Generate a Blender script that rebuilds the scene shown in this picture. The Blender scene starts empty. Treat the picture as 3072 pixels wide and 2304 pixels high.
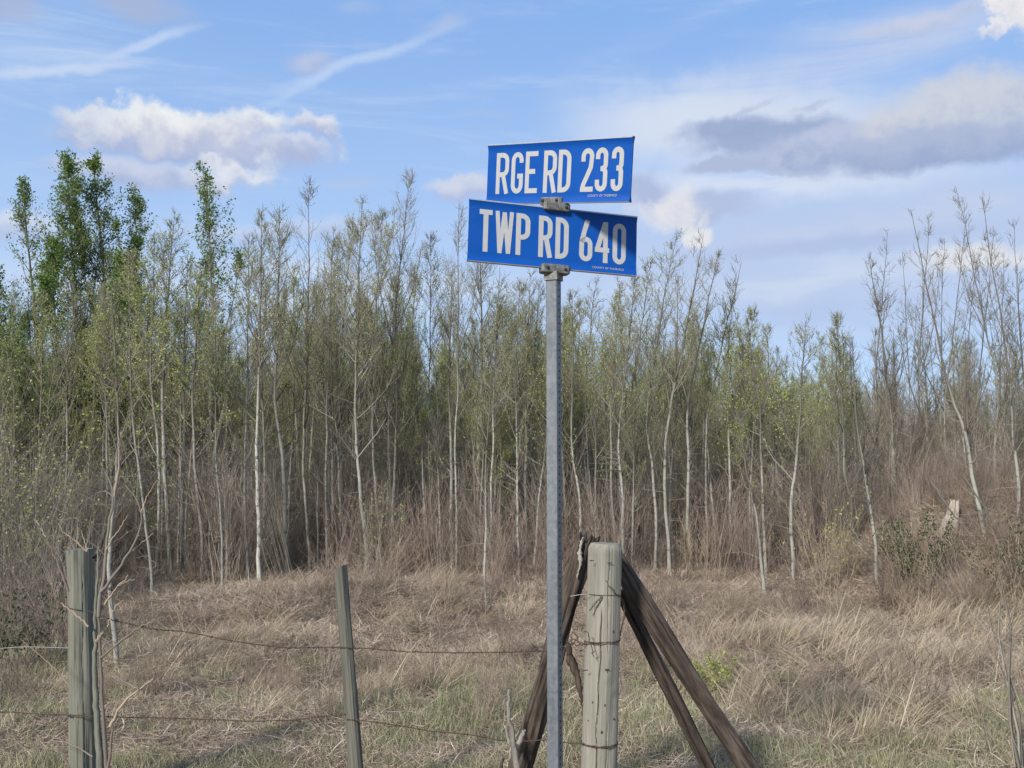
import bpy, math, random
import numpy as np
from mathutils import Vector, Matrix, Euler, noise as mnoise
random.seed(7)
rng = np.random.default_rng(7)
R = math.radians
scene = bpy.context.scene
col = scene.collection

# ------------------------------------------------------------------ camera
F = 3072.0                                  # focal length in photo pixels (36 mm on a 36 mm wide sensor)
CAM = np.array([0.0, 0.0, 1.65])
PITCH = math.atan(248 / F)
cam = bpy.data.cameras.new('camera')
cam.lens = 36; cam.sensor_width = 36; cam.clip_start = 0.05; cam.clip_end = 6000
camo = bpy.data.objects.new('camera', cam); col.objects.link(camo)
camo.location = CAM; camo.rotation_euler = (math.pi / 2 + PITCH, 0, 0)
scene.camera = camo
_fw = np.array([0, math.cos(PITCH), math.sin(PITCH)]); _up = np.array([0, -math.sin(PITCH), math.cos(PITCH)]); _rt = np.array([1., 0, 0])
def ray(px, py):
    return _rt * (px - 1536) / F + _fw - _up * (py - 1152) / F
def at(px, py, D):
    d = ray(px, py)
    return CAM + d * (D / d[1])
def azel(px, py):
    d = ray(px, py); d = d / np.linalg.norm(d)
    return math.atan2(d[0], d[1]), math.asin(d[2])

# ------------------------------------------------------------------ light and exposure
SUN_EL, SUN_AZ = 33.0, 211.0                # azimuth clockwise from +Y: behind the camera, to the left
scene.view_settings.view_transform = 'Standard'
scene.view_settings.look = 'None'
scene.view_settings.exposure = 0.62
scene.view_settings.gamma = 1.0
sun = bpy.data.lights.new('sun', 'SUN'); sun.energy = 3.8; sun.angle = R(8); sun.color = (1.0, .95, .87)
suno = bpy.data.objects.new('sun', sun); col.objects.link(suno)
sd = Vector((math.sin(R(SUN_AZ)) * math.cos(R(SUN_EL)), math.cos(R(SUN_AZ)) * math.cos(R(SUN_EL)), math.sin(R(SUN_EL))))
suno.rotation_euler = sd.to_track_quat('Z', 'Y').to_euler()
suno.location = (-6, -6, 12)

world = bpy.data.worlds.new('World'); scene.world = world; world.use_nodes = True
wt = world.node_tree; wt.nodes.clear()
class NT:
    """small helper for node graphs"""
    def __init__(s, t): s.t = t
    def n(s, typ, **k):
        o = s.t.nodes.new(typ)
        for a, b in k.items(): setattr(o, a, b)
        return o
    def put(s, sock, v):
        if isinstance(v, (int, float)): sock.default_value = v
        elif isinstance(v, (tuple, list)): sock.default_value = tuple(v) if len(v) == len(sock.default_value) else tuple(v) + (1.0,)
        else: s.t.links.new(v, sock)
    def m(s, op, a, b=0.0, c=0.0, clamp=False):
        o = s.n('ShaderNodeMath', operation=op, use_clamp=clamp)
        s.put(o.inputs[0], a); s.put(o.inputs[1], b); s.put(o.inputs[2], c)
        return o.outputs[0]
    def mr(s, v, a, b, c=0.0, d=1.0, smooth=True):
        o = s.n('ShaderNodeMapRange'); o.interpolation_type = 'SMOOTHSTEP' if smooth else 'LINEAR'; o.clamp = True
        s.put(o.inputs[0], v); s.put(o.inputs[1], a); s.put(o.inputs[2], b); s.put(o.inputs[3], c); s.put(o.inputs[4], d)
        return o.outputs[0]
    def mix(s, f, a, b, mode='MIX'):
        o = s.n('ShaderNodeMix', data_type='RGBA', blend_type=mode)
        s.put(o.inputs[0], f); s.put(o.inputs[6], a); s.put(o.inputs[7], b)
        return o.outputs[2]
    def noise(s, vec, scale, detail=4, rough=.5, dist=0.0):
        o = s.n('ShaderNodeTexNoise')
        if vec is not None: s.put(o.inputs['Vector'], vec)
        o.inputs['Scale'].default_value = scale; o.inputs['Detail'].default_value = detail
        o.inputs['Roughness'].default_value = rough; o.inputs['Distortion'].default_value = dist
        return o
    def mapping(s, vec, scale=(1, 1, 1), rot=(0, 0, 0), loc=(0, 0, 0)):
        o = s.n('ShaderNodeMapping'); s.put(o.inputs['Vector'], vec)
        o.inputs['Scale'].default_value = scale; o.inputs['Rotation'].default_value = rot; o.inputs['Location'].default_value = loc
        return o.outputs[0]
w = NT(wt)
sky = w.n('ShaderNodeTexSky', sky_type='NISHITA'); sky.sun_disc = False
sky.sun_elevation = R(SUN_EL); sky.sun_rotation = R(SUN_AZ); sky.altitude = 600; sky.air_density = 1.0; sky.dust_density = .6; sky.ozone_density = 2.2
geo = w.n('ShaderNodeTexCoord').outputs['Generated']
sep = w.n('ShaderNodeSeparateXYZ'); w.put(sep.inputs[0], geo)
AZ = w.m('ARCTAN2', sep.outputs[0], sep.outputs[1]); EL = w.m('ARCSINE', sep.outputs[2])
comb = w.n('ShaderNodeCombineXYZ'); w.put(comb.inputs[0], AZ); w.put(comb.inputs[1], EL)
P2 = comb.outputs[0]
nz = w.noise(P2, 16, 9, .60)
ns = w.n('ShaderNodeSeparateColor'); w.put(ns.inputs[0], nz.outputs['Color'])
WX = w.m('SUBTRACT', ns.outputs[0], .5); WY = w.m('SUBTRACT', ns.outputs[1], .5)
# wispy noise, stretched along a line that climbs to the right
wis = w.noise(w.mapping(P2, scale=(3.2, 26, 1), rot=(0, 0, R(-17))), 1.0, 8, .66, .6).outputs['Fac']
band = w.noise(w.mapping(P2, scale=(5, 26, 1), rot=(0, 0, R(-4))), 1.0, 7, .58, .4).outputs['Fac']
mott = w.noise(P2, 42, 6, .6).outputs['Fac']
K = 8.2                                     # the sky is multiplied by the strength below; cloud colours are given in picture values
STR = .12
def C(r, g, b, k=1.0):                      # sRGB 0-255 -> linear radiance before the strength
    f = lambda c: ((c / 255 + .055) / 1.055) ** 2.4 if c > 10 else c / 255 / 12.92
    e = 2 ** scene.view_settings.exposure
    return (f(r) * k / STR / e, f(g) * k / STR / e, f(b) * k / STR / e, 1)
cur = w.mix(1.0, sky.outputs[0], (.80, .98, 1.16, 1), 'MULTIPLY')
# blue of the photograph, paler towards the horizon, over the physical sky
grad = w.mr(EL, .10, .52)
cur = w.mix(.85, cur, w.mix(grad, C(184, 209, 243), C(136, 178, 236)))
# thin veil all over the sky
veil = w.m('MULTIPLY', w.mr(wis, .46, .80), .50)
cur = w.mix(veil, cur, C(206, 221, 246))
def feat(px, py, rx, ry, rot=0, op=1.0, soft=.6, top=(235, 236, 242), bot=None, warp=(.05, .03), tex=None, tl=(.35, .65), sh=.9):
    global cur
    a0, e0 = azel(px, py); rx /= F; ry /= F
    ax = w.m('SUBTRACT', w.m('MULTIPLY_ADD', WX, warp[0], AZ), a0)
    ay = w.m('SUBTRACT', w.m('MULTIPLY_ADD', WY, warp[1], EL), e0)
    c, s = math.cos(R(rot)), math.sin(R(rot))
    u = w.m('DIVIDE', w.m('ADD', w.m('MULTIPLY', ax, c), w.m('MULTIPLY', ay, s)), rx)
    v = w.m('DIVIDE', w.m('SUBTRACT', w.m('MULTIPLY', ay, c), w.m('MULTIPLY', ax, s)), ry)
    r2 = w.m('ADD', w.m('MULTIPLY', u, u), w.m('MULTIPLY', v, v))
    k = w.mr(w.m('SQRT', r2), 1.15, 1.15 - soft, 0, op)
    if tex is not None: k = w.m('MULTIPLY', k, w.mr(tex, tl[0], tl[1], .12, 1))
    adj = lambda q: (q[0] - 1, q[1] + 1.5, q[2]) if q[2] > q[0] else q
    top = adj(top); bot = adj(bot) if bot is not None else None
    cc = C(*top)
    if bot is not None:
        cc = w.mix(w.mr(w.m('ADD', v, w.m('MULTIPLY', w.m('SUBTRACT', mott, .5), 2.6)), -sh, sh * .75), C(*bot), C(*top))
    cur = w.mix(k, cur, cc)
LAV = (175, 186, 217); LAVD = (156, 171, 208); WH = (236, 237, 243); PALE = (208, 221, 243); GREYP = (190, 197, 225)
# veils and streaks high on the left
feat(150, 110, 420, 150, 12, .55, 1.1, PALE, tex=wis)
feat(420, 20, 190, 55, -6, .75, .9, (172, 182, 214))
feat(20, 10, 120, 60, 0, .7, .9, (172, 182, 214))
feat(150, 215, 330, 20, 13, .62, 1.0, (212, 223, 245), warp=(.02, .02))
feat(450, 130, 190, 18, 24, .60, 1.0, (208, 221, 246), warp=(.02, .02))
feat(1080, 185, 370, 22, 20, .60, 1.05, (200, 216, 245), warp=(.02, .025))
feat(900, 262, 190, 18, 27, .40, 1.05, (200, 216, 245), warp=(.02, .025))
feat(930, 195, 100, 34, 8, .75, 1.0, (196, 200, 226), (178, 188, 222))
feat(1340, 75, 120, 34, 14, .45, 1.1, (190, 200, 230))
feat(1070, 30, 90, 26, 0, .35, 1.1, (184, 196, 228))
feat(1450, 340, 120, 18, 0, .25, 1.1, (186, 196, 226))
# bright veil on the right and its wisps
feat(2000, 90, 420, 40, 14, .35, 1.1, (196, 212, 243), tex=wis)
feat(2680, 120, 560, 105, 5, .80, 1.1, (198, 208, 236), tex=wis, tl=(.3, .55))
feat(2250, 370, 640, 170, -4, .92, .9, (213, 220, 240), warp=(.06, .05), tex=wis, tl=(.22, .5))
feat(1960, 370, 330, 120, 14, .55, 1.0, (216, 224, 242), warp=(.06, .05))
feat(2790, 60, 260, 34, 4, .7, .9, (205, 208, 228), (184, 192, 222))
# grey blue sheet over the right half down to the trees
feat(2650, 760, 1500, 330, 0, .88, .9, (188, 203, 236), warp=(.10, .05))
feat(2700, 660, 900, 70, 3, .70, 1.0, (200, 208, 234), warp=(.08, .04), tex=band, tl=(.40, .62))
feat(2300, 545, 700, 80, -2, .90, 1.0, (215, 223, 243), warp=(.08, .04), tex=band, tl=(.3, .5))
feat(2450, 850, 800, 100, 0, .70, 1.0, (210, 219, 240), warp=(.08, .04), tex=band, tl=(.42, .6))
feat(2550, 920, 420, 50, 0, .40, 1.0, (150, 172, 222), warp=(.06, .03), tex=band)
feat(2500, 735, 500, 36, 2, .45, 1.0, (170, 184, 224), warp=(.06, .03))
# the dark lavender bank
feat(2190, 385, 180, 36, 3, .92, .7, LAVD, warp=(.10, .04))
feat(2330, 410, 260, 50, 2, .92, .7, LAVD, warp=(.10, .05))
feat(2560, 430, 320, 60, 4, .97, .5, GREYP, LAVD, warp=(.09, .05))
feat(2880, 345, 300, 120, 5, .95, .6, (208, 210, 222), LAV, warp=(.09, .06))
feat(2850, 440, 420, 66, 3, .95, .55, LAV, LAVD, warp=(.09, .05))
feat(2190, 492, 130, 26, 3, .90, .6, LAV, warp=(.08, .03))
feat(2380, 515, 110, 16, -5, .60, .8, LAV, warp=(.08, .03))
feat(2230, 335, 110, 15, 10, .60, 1.0, LAV, warp=(.12, .05))
feat(2450, 325, 100, 16, 6, .60, 1.0, LAV, warp=(.12, .05))
feat(2330, 297, 55, 10, 12, .4, 1.0, LAV, warp=(.10, .04))
# cumulus heads on the right
feat(1935, 565, 90, 62, 0, .85, .8, (172, 184, 220), warp=(.05, .05))
feat(2130, 620, 170, 60, 0, .85, .7, (180, 190, 224), warp=(.06, .05))
feat(1995, 605, 120, 66, 12, .90, .95, (238, 235, 234), (214, 216, 232), warp=(.10, .09))
feat(2050, 635, 90, 40, 0, .75, .9, (232, 230, 234), (206, 210, 230), warp=(.14, .12))
feat(2080, 700, 60, 34, 0, .9, .6, (232, 232, 236), warp=(.05, .05))
feat(3100, 62, 62, 74, 0, .92, .8, (246, 243, 240), (220, 220, 230), warp=(.16, .14))
feat(3020, 106, 84, 18, 4, .8, .8, (240, 238, 238), (214, 216, 230), warp=(.12, .10))
feat(2930, 775, 200, 34, -4, .9, .8, (226, 226, 234), warp=(.06, .04))
feat(1385, 560, 120, 44, 0, .85, .6, (214, 216, 232), (178, 188, 222), warp=(.06, .05))
# low clouds along the left and centre horizon
feat(40, 680, 150, 55, 0, .75, .8, (220, 224, 238), (184, 194, 226), warp=(.06, .05))
feat(900, 690, 460, 46, 2, .60, 1.0, (208, 214, 236), (178, 190, 224), warp=(.08, .05))
feat(800, 860, 1100, 110, 0, .70, 1.0, (214, 223, 242), warp=(.08, .04), tex=band, tl=(.35, .55))
feat(1050, 545, 130, 26, 0, .35, .9, (184, 196, 228), warp=(.06, .03))
# the big cumulus on the left
feat(560, 450, 420, 52, -1, .85, .7, (190, 196, 222), (168, 178, 216), warp=(.07, .04))
feat(330, 395, 150, 58, 0, .92, .6, (222, 225, 236), (190, 196, 222), warp=(.12, .11))
feat(470, 388, 165, 76, 0, .95, .75, (243, 243, 244), (206, 208, 226), warp=(.10, .09))
feat(620, 405, 150, 70, 0, .93, .75, (236, 235, 238), (186, 192, 220), warp=(.10, .09))
feat(770, 396, 145, 68, 0, .92, .75, (238, 238, 241), (190, 195, 222), warp=(.10, .09))
feat(880, 455, 120, 34, 0, .85, .6, (214, 216, 232), (176, 184, 218), warp=(.06, .05))
feat(960, 410, 84, 56, -10, .88, .8, (232, 232, 238), (180, 186, 218), warp=(.12, .11))
feat(400, 520, 260, 44, 0, .85, .7, (206, 210, 230), (172, 182, 216), warp=(.07, .04))
feat(690, 515, 140, 42, 6, .85, .85, (232, 232, 239), (190, 196, 222), warp=(.12, .11))
# the same broken sky goes on outside the picture
gen = w.noise(w.mapping(geo, scale=(2.2, 2.2, 6.5)), 1.0, 8, .58, .3).outputs['Fac']
side = w.m('MAXIMUM', w.mr(w.m('ABSOLUTE', AZ), .50, .72), w.mr(EL, .50, .62))
gm = w.m('MULTIPLY', w.m('MULTIPLY', w.mr(gen, .50, .62), side), w.mr(EL, .0, .06))
gc = w.mix(w.mr(gen, .54, .70), C(228, 231, 241), C(176, 186, 218))
cur = w.mix(w.m('MULTIPLY', gm, .85), cur, gc)
bg = w.n('ShaderNodeBackground'); w.put(bg.inputs[0], cur); bg.inputs[1].default_value = STR
wo = w.n('ShaderNodeOutputWorld'); wt.links.new(bg.outputs[0], wo.inputs[0])

# ------------------------------------------------------------------ helpers: objects
def tag(o, label=None, cat=None, group=None, kind=None):
    if label: o['label'] = label
    if cat: o['category'] = cat
    if group: o['group'] = group
    if kind: o['kind'] = kind
    return o
def empty(name, loc=(0, 0, 0), rot=(0, 0, 0)):
    o = bpy.data.objects.new(name, None); o.location = loc; o.rotation_euler = rot
    o.empty_display_size = .1; col.objects.link(o); return o
def link(name, me, parent=None, loc=None):
    o = bpy.data.objects.new(name, me); col.objects.link(o)
    if parent is not None: o.parent = parent
    if loc is not None: o.location = loc
    return o
class MB:
    """collects quads (triangles repeat no vertex: stored separately) and builds one mesh"""
    def __init__(s): s.v = []; s.q = []; s.t = []; s.mi = []; s.tmi = []; s.tint = []; s.n = 0
    def add(s, V, Q=None, T=None, mi=0, tint=.5):
        V = np.asarray(V, float).reshape(-1, 3)
        if Q is not None and len(Q):
            Q = np.asarray(Q, int).reshape(-1, 4); s.q.append(Q + s.n); s.mi.append(np.full(len(Q), mi))
        if T is not None and len(T):
            T = np.asarray(T, int).reshape(-1, 3); s.t.append(T + s.n); s.tmi.append(np.full(len(T), mi))
        s.v.append(V); s.tint.append(np.broadcast_to(np.asarray(tint, float), (len(V),)).copy()); s.n += len(V)
    def mesh(s, name, mats, smooth=True):
        V = np.concatenate(s.v); me = bpy.data.meshes.new(name)
        Q = np.concatenate(s.q) if s.q else np.zeros((0, 4), int); T = np.concatenate(s.t) if s.t else np.zeros((0, 3), int)
        mi = np.concatenate((s.mi or [np.zeros(0, int)]) + (s.tmi or [np.zeros(0, int)]))
        nl = Q.size + T.size; npoly = len(Q) + len(T)
        me.vertices.add(len(V)); me.vertices.foreach_set('co', V.ravel())
        me.loops.add(nl); me.loops.foreach_set('vertex_index', np.concatenate([Q.ravel(), T.ravel()]).astype(np.int32))
        me.polygons.add(npoly)
        ls = np.concatenate([np.arange(len(Q)) * 4, Q.size + np.arange(len(T)) * 3]).astype(np.int32)
        me.polygons.foreach_set('loop_start', ls)
        me.polygons.foreach_set('material_index', mi.astype(np.int32))
        me.polygons.foreach_set('use_smooth', np.full(npoly, bool(smooth)))
        at_ = me.attributes.new('tint', 'FLOAT', 'POINT'); at_.data.foreach_set('value', np.concatenate(s.tint))
        for m_ in (mats if isinstance(mats, (list, tuple)) else [mats]): me.materials.append(m_)
        me.update(calc_edges=True)
        return me
def box(mb, c, h, rot=None, mi=0, tint=.5):
    s = np.array([[x, y, z] for x in (-1, 1) for y in (-1, 1) for z in (-1, 1)], float) * np.asarray(h)
    if rot is not None: s = s @ np.asarray(rot).T
    mb.add(s + np.asarray(c), [[0, 1, 3, 2], [4, 6, 7, 5], [0, 4, 5, 1], [2, 3, 7, 6], [0, 2, 6, 4], [1, 5, 7, 3]], mi=mi, tint=tint)
def tubes(mb, P, rad, sides=3, mi=0, tint=.5, cap=False):
    """P (N,S,3) polylines, rad (N,S)"""
    P = np.asarray(P, float); rad = np.asarray(rad, float)
    if P.ndim == 2: P = P[None]; rad = rad[None]
    N, S, _ = P.shape
    d = np.gradient(P, axis=1); d /= np.linalg.norm(d, axis=2, keepdims=True) + 1e-9
    m = P[:, -1] - P[:, 0]; m /= np.linalg.norm(m, axis=1, keepdims=True) + 1e-9
    ref = np.where(np.abs(m[:, 2:3]) > .8, np.array([[1., .13, 0]]), np.array([[0, .1, 1.]]))
    a = np.cross(d, ref[:, None, :]); a /= np.linalg.norm(a, axis=2, keepdims=True) + 1e-9
    b = np.cross(d, a)
    th = np.arange(sides) * 2 * math.pi / sides
    ring = (a[:, :, None, :] * np.cos(th)[None, None, :, None] + b[:, :, None, :] * np.sin(th)[None, None, :, None]) * rad[:, :, None, None] + P[:, :, None, :]
    V = ring.reshape(-1, 3)
    i = np.arange(N)[:, None, None] * S * sides + np.arange(S - 1)[None, :, None] * sides
    k = np.arange(sides)[None, None, :]; k2 = (k + 1) % sides
    Q = np.stack([i + k, i + k2, i + sides + k2, i + sides + k], -1).reshape(-1, 4)
    tt = np.repeat(np.broadcast_to(np.asarray(tint, float), (N,)), S * sides)
    mb.add(V, Q, mi=mi, tint=tt)
def leaves(mb, P, size, mi=0, tint=None, up=.3):
    P = np.asarray(P); N = len(P)
    if N == 0: return
    a = rng.normal(size=(N, 3)); a[:, 2] += up; a /= np.linalg.norm(a, axis=1, keepdims=True)
    b = np.cross(a, rng.normal(size=(N, 3))); b /= np.linalg.norm(b, axis=1, keepdims=True) + 1e-9
    s = np.asarray(size).reshape(-1, 1) * np.ones((N, 1))
    V = np.stack([P, P + a * s * .5 + b * s * .32, P + a * s, P + a * s * .5 - b * s * .32], 1).reshape(-1, 3)
    Q = np.arange(N * 4).reshape(N, 4)
    t = rng.random(N) if tint is None else np.clip(tint + rng.normal(size=N) * .18, 0, 1)
    mb.add(V, Q, mi=mi, tint=np.repeat(t, 4))

# ------------------------------------------------------------------ helpers: materials
def mat(name, rough=.8, metal=0.0, spec=.3):
    m = bpy.data.materials.new(name); m.use_nodes = True
    t = NT(m.node_tree); b = m.node_tree.nodes['Principled BSDF']
    b.inputs['Roughness'].default_value = rough; b.inputs['Metallic'].default_value = metal
    b.inputs['Specular IOR Level'].default_value = spec
    return m, t, b
def bump(t, b, h, strength=.4, dist=.01):
    o = t.n('ShaderNodeBump'); o.inputs['Strength'].default_value = strength; o.inputs['Distance'].default_value = dist
    t.put(o.inputs['Height'], h); t.put(b.inputs['Normal'], o.outputs[0])
def ramp(t, f, stops):
    o = t.n('ShaderNodeValToRGB'); t.put(o.inputs[0], f); e = o.color_ramp.elements
    while len(e) < len(stops): e.new(.5)
    for i, (p, c) in enumerate(stops): e[i].position = p; e[i].color = tuple(c) + (1,)
    return o.outputs[0]
def attr(t, name): 
    o = t.n('ShaderNodeAttribute'); o.attribute_name = name; return o.outputs['Fac']
def leaf_mat(name, stops, trans=.45, varscale=.25):
    m, t, b = mat(name, .75, 0, .1)
    oi = t.n('ShaderNodeObjectInfo').outputs['Random']
    f = t.m('ADD', t.m('MULTIPLY', attr(t, 'tint'), 1 - varscale), t.m('MULTIPLY', oi, varscale))
    c = ramp(t, f, stops); t.put(b.inputs['Base Color'], c)
    tr = t.n('ShaderNodeBsdfTranslucent'); t.put(tr.inputs[0], c)
    mx = t.n('ShaderNodeMixShader'); mx.inputs[0].default_value = trans
    m.node_tree.links.new(b.outputs[0], mx.inputs[1]); m.node_tree.links.new(tr.outputs[0], mx.inputs[2])
    m.node_tree.links.new(mx.outputs[0], m.node_tree.nodes['Material Output'].inputs[0])
    return m
M = {}
# pale aspen bark: chalky grey green with dark scars
def bark(name, lo, hi, scar, young=(.13, .115, .09)):
    m, t, b = mat(name, .85, 0, .2)
    oc = t.n('ShaderNodeTexCoord').outputs['Object']
    n1 = t.noise(t.mapping(oc, scale=(1, 1, .7)), 6, 5, .6).outputs['Fac']
    n2 = t.noise(t.mapping(oc, scale=(9, 9, 24)), 1, 4, .7).outputs['Fac']
    oi = t.n('ShaderNodeObjectInfo').outputs['Random']
    c = t.mix(t.m('ADD', t.m('MULTIPLY', n1, .7), t.m('MULTIPLY', oi, .3)), lo + (1,), hi + (1,))
    c = t.mix(t.mr(n2, .55, .64, 0, .85), c, scar + (1,))
    c = t.mix(t.mr(attr(t, 'tint'), .55, .15), c, young + (1,))
    t.put(b.inputs['Base Color'], c); bump(t, b, n2, .5, .01)
    return m
M['aspen_bark'] = bark('aspen_bark', (.19, .182, .15), (.41, .39, .335), (.085, .074, .06))
M['grey_bark'] = bark('grey_bark', (.165, .155, .13), (.34, .32, .275), (.07, .06, .05))
M['birch_bark'] = bark('birch_bark', (.38, .36, .31), (.56, .54, .48), (.05, .042, .035))
def twigm(name, stops, vs=.4):
    m, t, b = mat(name, .85, 0, .15)
    oi = t.n('ShaderNodeObjectInfo').outputs['Random']
    f = t.m('ADD', t.m('MULTIPLY', attr(t, 'tint'), 1 - vs), t.m('MULTIPLY', oi, vs))
    t.put(b.inputs['Base Color'], ramp(t, f, stops)); return m
M['twig'] = twigm('twig', [(0, (.085, .073, .06)), (.5, (.185, .162, .13)), (1, (.34, .305, .25))])
M['red_twig'] = twigm('red_twig', [(0, (.095, .066, .055)), (.5, (.20, .152, .125)), (1, (.36, .305, .25))])
M['tan_twig'] = twigm('tan_twig', [(0, (.14, .105, .075)), (.5, (.29, .225, .16)), (1, (.48, .40, .30))])
M['leaf_olive'] = leaf_mat('leaf_olive', [(0, (.20, .24, .05)), (.5, (.38, .44, .11)), (1, (.60, .62, .25))])
M['leaf_dark'] = leaf_mat('leaf_dark', [(0, (.075, .13, .03)), (.5, (.14, .22, .05)), (1, (.25, .33, .11))])
M['leaf_deep_green'] = leaf_mat('leaf_deep_green', [(0, (.03, .05, .02)), (.5, (.06, .09, .035)), (1, (.11, .14, .06))])  # darkest green of the leaf colours, for the low bushes
M['leaf_grey'] = leaf_mat('leaf_grey', [(0, (.20, .24, .065)), (.5, (.38, .43, .13)), (1, (.58, .60, .27))])
M['leaf_yellow'] = leaf_mat('leaf_yellow', [(0, (.22, .22, .08)), (.5, (.38, .36, .16)), (1, (.56, .48, .27))])
M['leaf_dry'] = leaf_mat('leaf_dry', [(0, (.16, .10, .07)), (.5, (.30, .21, .15)), (1, (.50, .40, .29))])
def grassm(name, stops, trans=.25):
    """blade colour: per blade tint, per tuft random and slow patches over the ground"""
    m, t, b = mat(name, .7, 0, .25)
    pos = t.n('ShaderNodeNewGeometry').outputs['Position']
    n = t.noise(t.mapping(pos, scale=(1, 1, .2)), .8, 4, .6).outputs['Fac']
    oi = t.n('ShaderNodeObjectInfo').outputs['Random']
    f = t.m('ADD', t.m('ADD', t.m('MULTIPLY', attr(t, 'tint'), .55), t.m('MULTIPLY', oi, .20)), t.m('MULTIPLY', t.mr(n, .3, .7), .25))
    c = ramp(t, f, stops); t.put(b.inputs['Base Color'], c)
    tr = t.n('ShaderNodeBsdfTranslucent'); t.put(tr.inputs[0], c)
    mx = t.n('ShaderNodeMixShader'); mx.inputs[0].default_value = trans
    m.node_tree.links.new(b.outputs[0], mx.inputs[1]); m.node_tree.links.new(tr.outputs[0], mx.inputs[2])
    m.node_tree.links.new(mx.outputs[0], m.node_tree.nodes['Material Output'].inputs[0])
    return m
M['straw'] = grassm('straw', [(0, (.10, .071, .054)), (.35, (.28, .213, .158)), (.65, (.48, .385, .29)), (1, (.84, .735, .58))])
M['gold_straw'] = grassm('gold_straw', [(0, (.17, .122, .078)), (.4, (.37, .29, .195)), (1, (.66, .56, .41))])
M['green_grass'] = grassm('green_grass', [(0, (.10, .11, .055)), (.4, (.20, .215, .11)), (.7, (.36, .335, .20)), (1, (.60, .51, .36))])
m, t, b = mat('soil_litter', .95, 0, .1)
pos = t.n('ShaderNodeNewGeometry').outputs['Position']
c = t.mix(t.noise(pos, 3, 8, .7).outputs['Fac'], (.15, .115, .085, 1), (.38, .30, .22, 1))
c = t.mix(t.mr(t.noise(pos, .5, 4, .6).outputs['Fac'], .45, .6), c, (.19, .20, .12, 1))
t.put(b.inputs['Base Color'], c); bump(t, b, t.noise(pos, 30, 6, .7).outputs['Fac'], .8, .03)
M['soil'] = m
# weathered timber: long grain along local Z
def timber(name, a, c2, dark, green=None, gs=1.0, zs=2.6):
    m, t, b = mat(name, .82, 0, .2)
    oc = t.n('ShaderNodeTexCoord').outputs['Object']
    g = t.noise(t.mapping(oc, scale=(70 * gs, 70 * gs, zs)), 1, 6, .65).outputs['Fac']
    big = t.noise(t.mapping(oc, scale=(14, 14, 2.2)), 1, 5, .6).outputs['Fac']
    fine = t.noise(t.mapping(oc, scale=(220, 220, zs * 5)), 1, 3, .6).outputs['Fac']
    c = t.mix(t.mr(g, .3, .7), a + (1,), c2 + (1,))
    if green: c = t.mix(t.mr(big, .48, .70, 0, .5), c, green + (1,))
    c = t.mix(t.mr(g, .66, .78, 0, .75), c, dark + (1,))
    c = t.mix(t.mr(fine, .62, .75, 0, .4), c, dark + (1,))
    blot = t.noise(oc, 9, 6, .7).outputs['Fac']
    c = t.mix(t.mr(blot, .62, .78, 0, .5), c, dark + (1,))
    t.put(b.inputs['Base Color'], c)
    bump(t, b, t.m('ADD', g, t.m('MULTIPLY', fine, .4)), .55, .004)
    return m
M['pale_timber'] = timber('pale_timber', (.18, .168, .137), (.262, .245, .203), (.08, .075, .06), (.14, .158, .115))
M['grey_timber'] = timber('grey_timber', (.11, .11, .088), (.19, .185, .15), (.04, .037, .03), (.105, .12, .088))
M['brown_timber'] = timber('brown_timber', (.075, .072, .058), (.15, .142, .115), (.03, .027, .021), (.08, .092, .068))
M['dark_log'] = timber('dark_log', (.022, .016, .012), (.105, .082, .066), (.006, .004, .003), None, .75, 6.5)
M['bleached_wood'] = timber('bleached_wood', (.14, .122, .105), (.24, .22, .195), (.045, .036, .03))
M['bleached_stump'] = timber('bleached_stump', (.24, .20, .165), (.42, .37, .31), (.08, .06, .05), None, .4, 6)
m, t, b = mat('rusty_wire', .8, .3, .3)
oc = t.n('ShaderNodeNewGeometry').outputs['Position']
t.put(b.inputs['Base Color'], t.mix(t.noise(oc, 40, 4, .6).outputs['Fac'], (.035, .02, .014, 1), (.13, .085, .06, 1)))
M['rusty_wire'] = m
m, t, b = mat('bright_wire', .5, .6, .5); b.inputs['Base Color'].default_value = (.42, .40, .36, 1); M['bright_wire'] = m
m, t, b = mat('galvanised_steel', .55, .35, .4)
oc = t.n('ShaderNodeTexCoord').outputs['Object']
v = t.n('ShaderNodeTexVoronoi'); v.inputs['Scale'].default_value = 70; t.put(v.inputs['Vector'], oc)
st = t.noise(t.mapping(oc, scale=(30, 30, 3.5)), 1, 5, .65).outputs['Fac']
spg = t.n('ShaderNodeSeparateColor'); t.put(spg.inputs[0], v.outputs['Color'])
c = t.mix(t.m('ADD', t.m('MULTIPLY', spg.outputs[0], .35), t.m('MULTIPLY', st, .65)), (.085, .094, .104, 1), (.215, .230, .245, 1))
c = t.mix(t.mr(t.noise(oc, 14, 6, .7).outputs['Fac'], .56, .72, 0, .45), c, (.09, .096, .10, 1))
t.put(b.inputs['Base Color'], c); t.put(b.inputs['Roughness'], t.mr(st, .3, .7, .38, .6)); M['galv'] = m
m, t, b = mat('cast_clamp', .62, .55, .4)
oc = t.n('ShaderNodeTexCoord').outputs['Object']
t.put(b.inputs['Base Color'], t.mix(t.mr(t.noise(oc, 60, 5, .7).outputs['Fac'], .35, .65), (.10, .098, .088, 1), (.22, .215, .205, 1)))
bump(t, b, t.noise(oc, 160, 4, .7).outputs['Fac'], .4, .002); M['clamp'] = m
m, t, b = mat('dark_steel', .6, .5, .4); b.inputs['Base Color'].default_value = (.03, .028, .028, 1); M['dark_steel'] = m
m, t, b = mat('bare_aluminium', .5, .6, .5)
oc = t.n('ShaderNodeTexCoord').outputs['Object']
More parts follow.
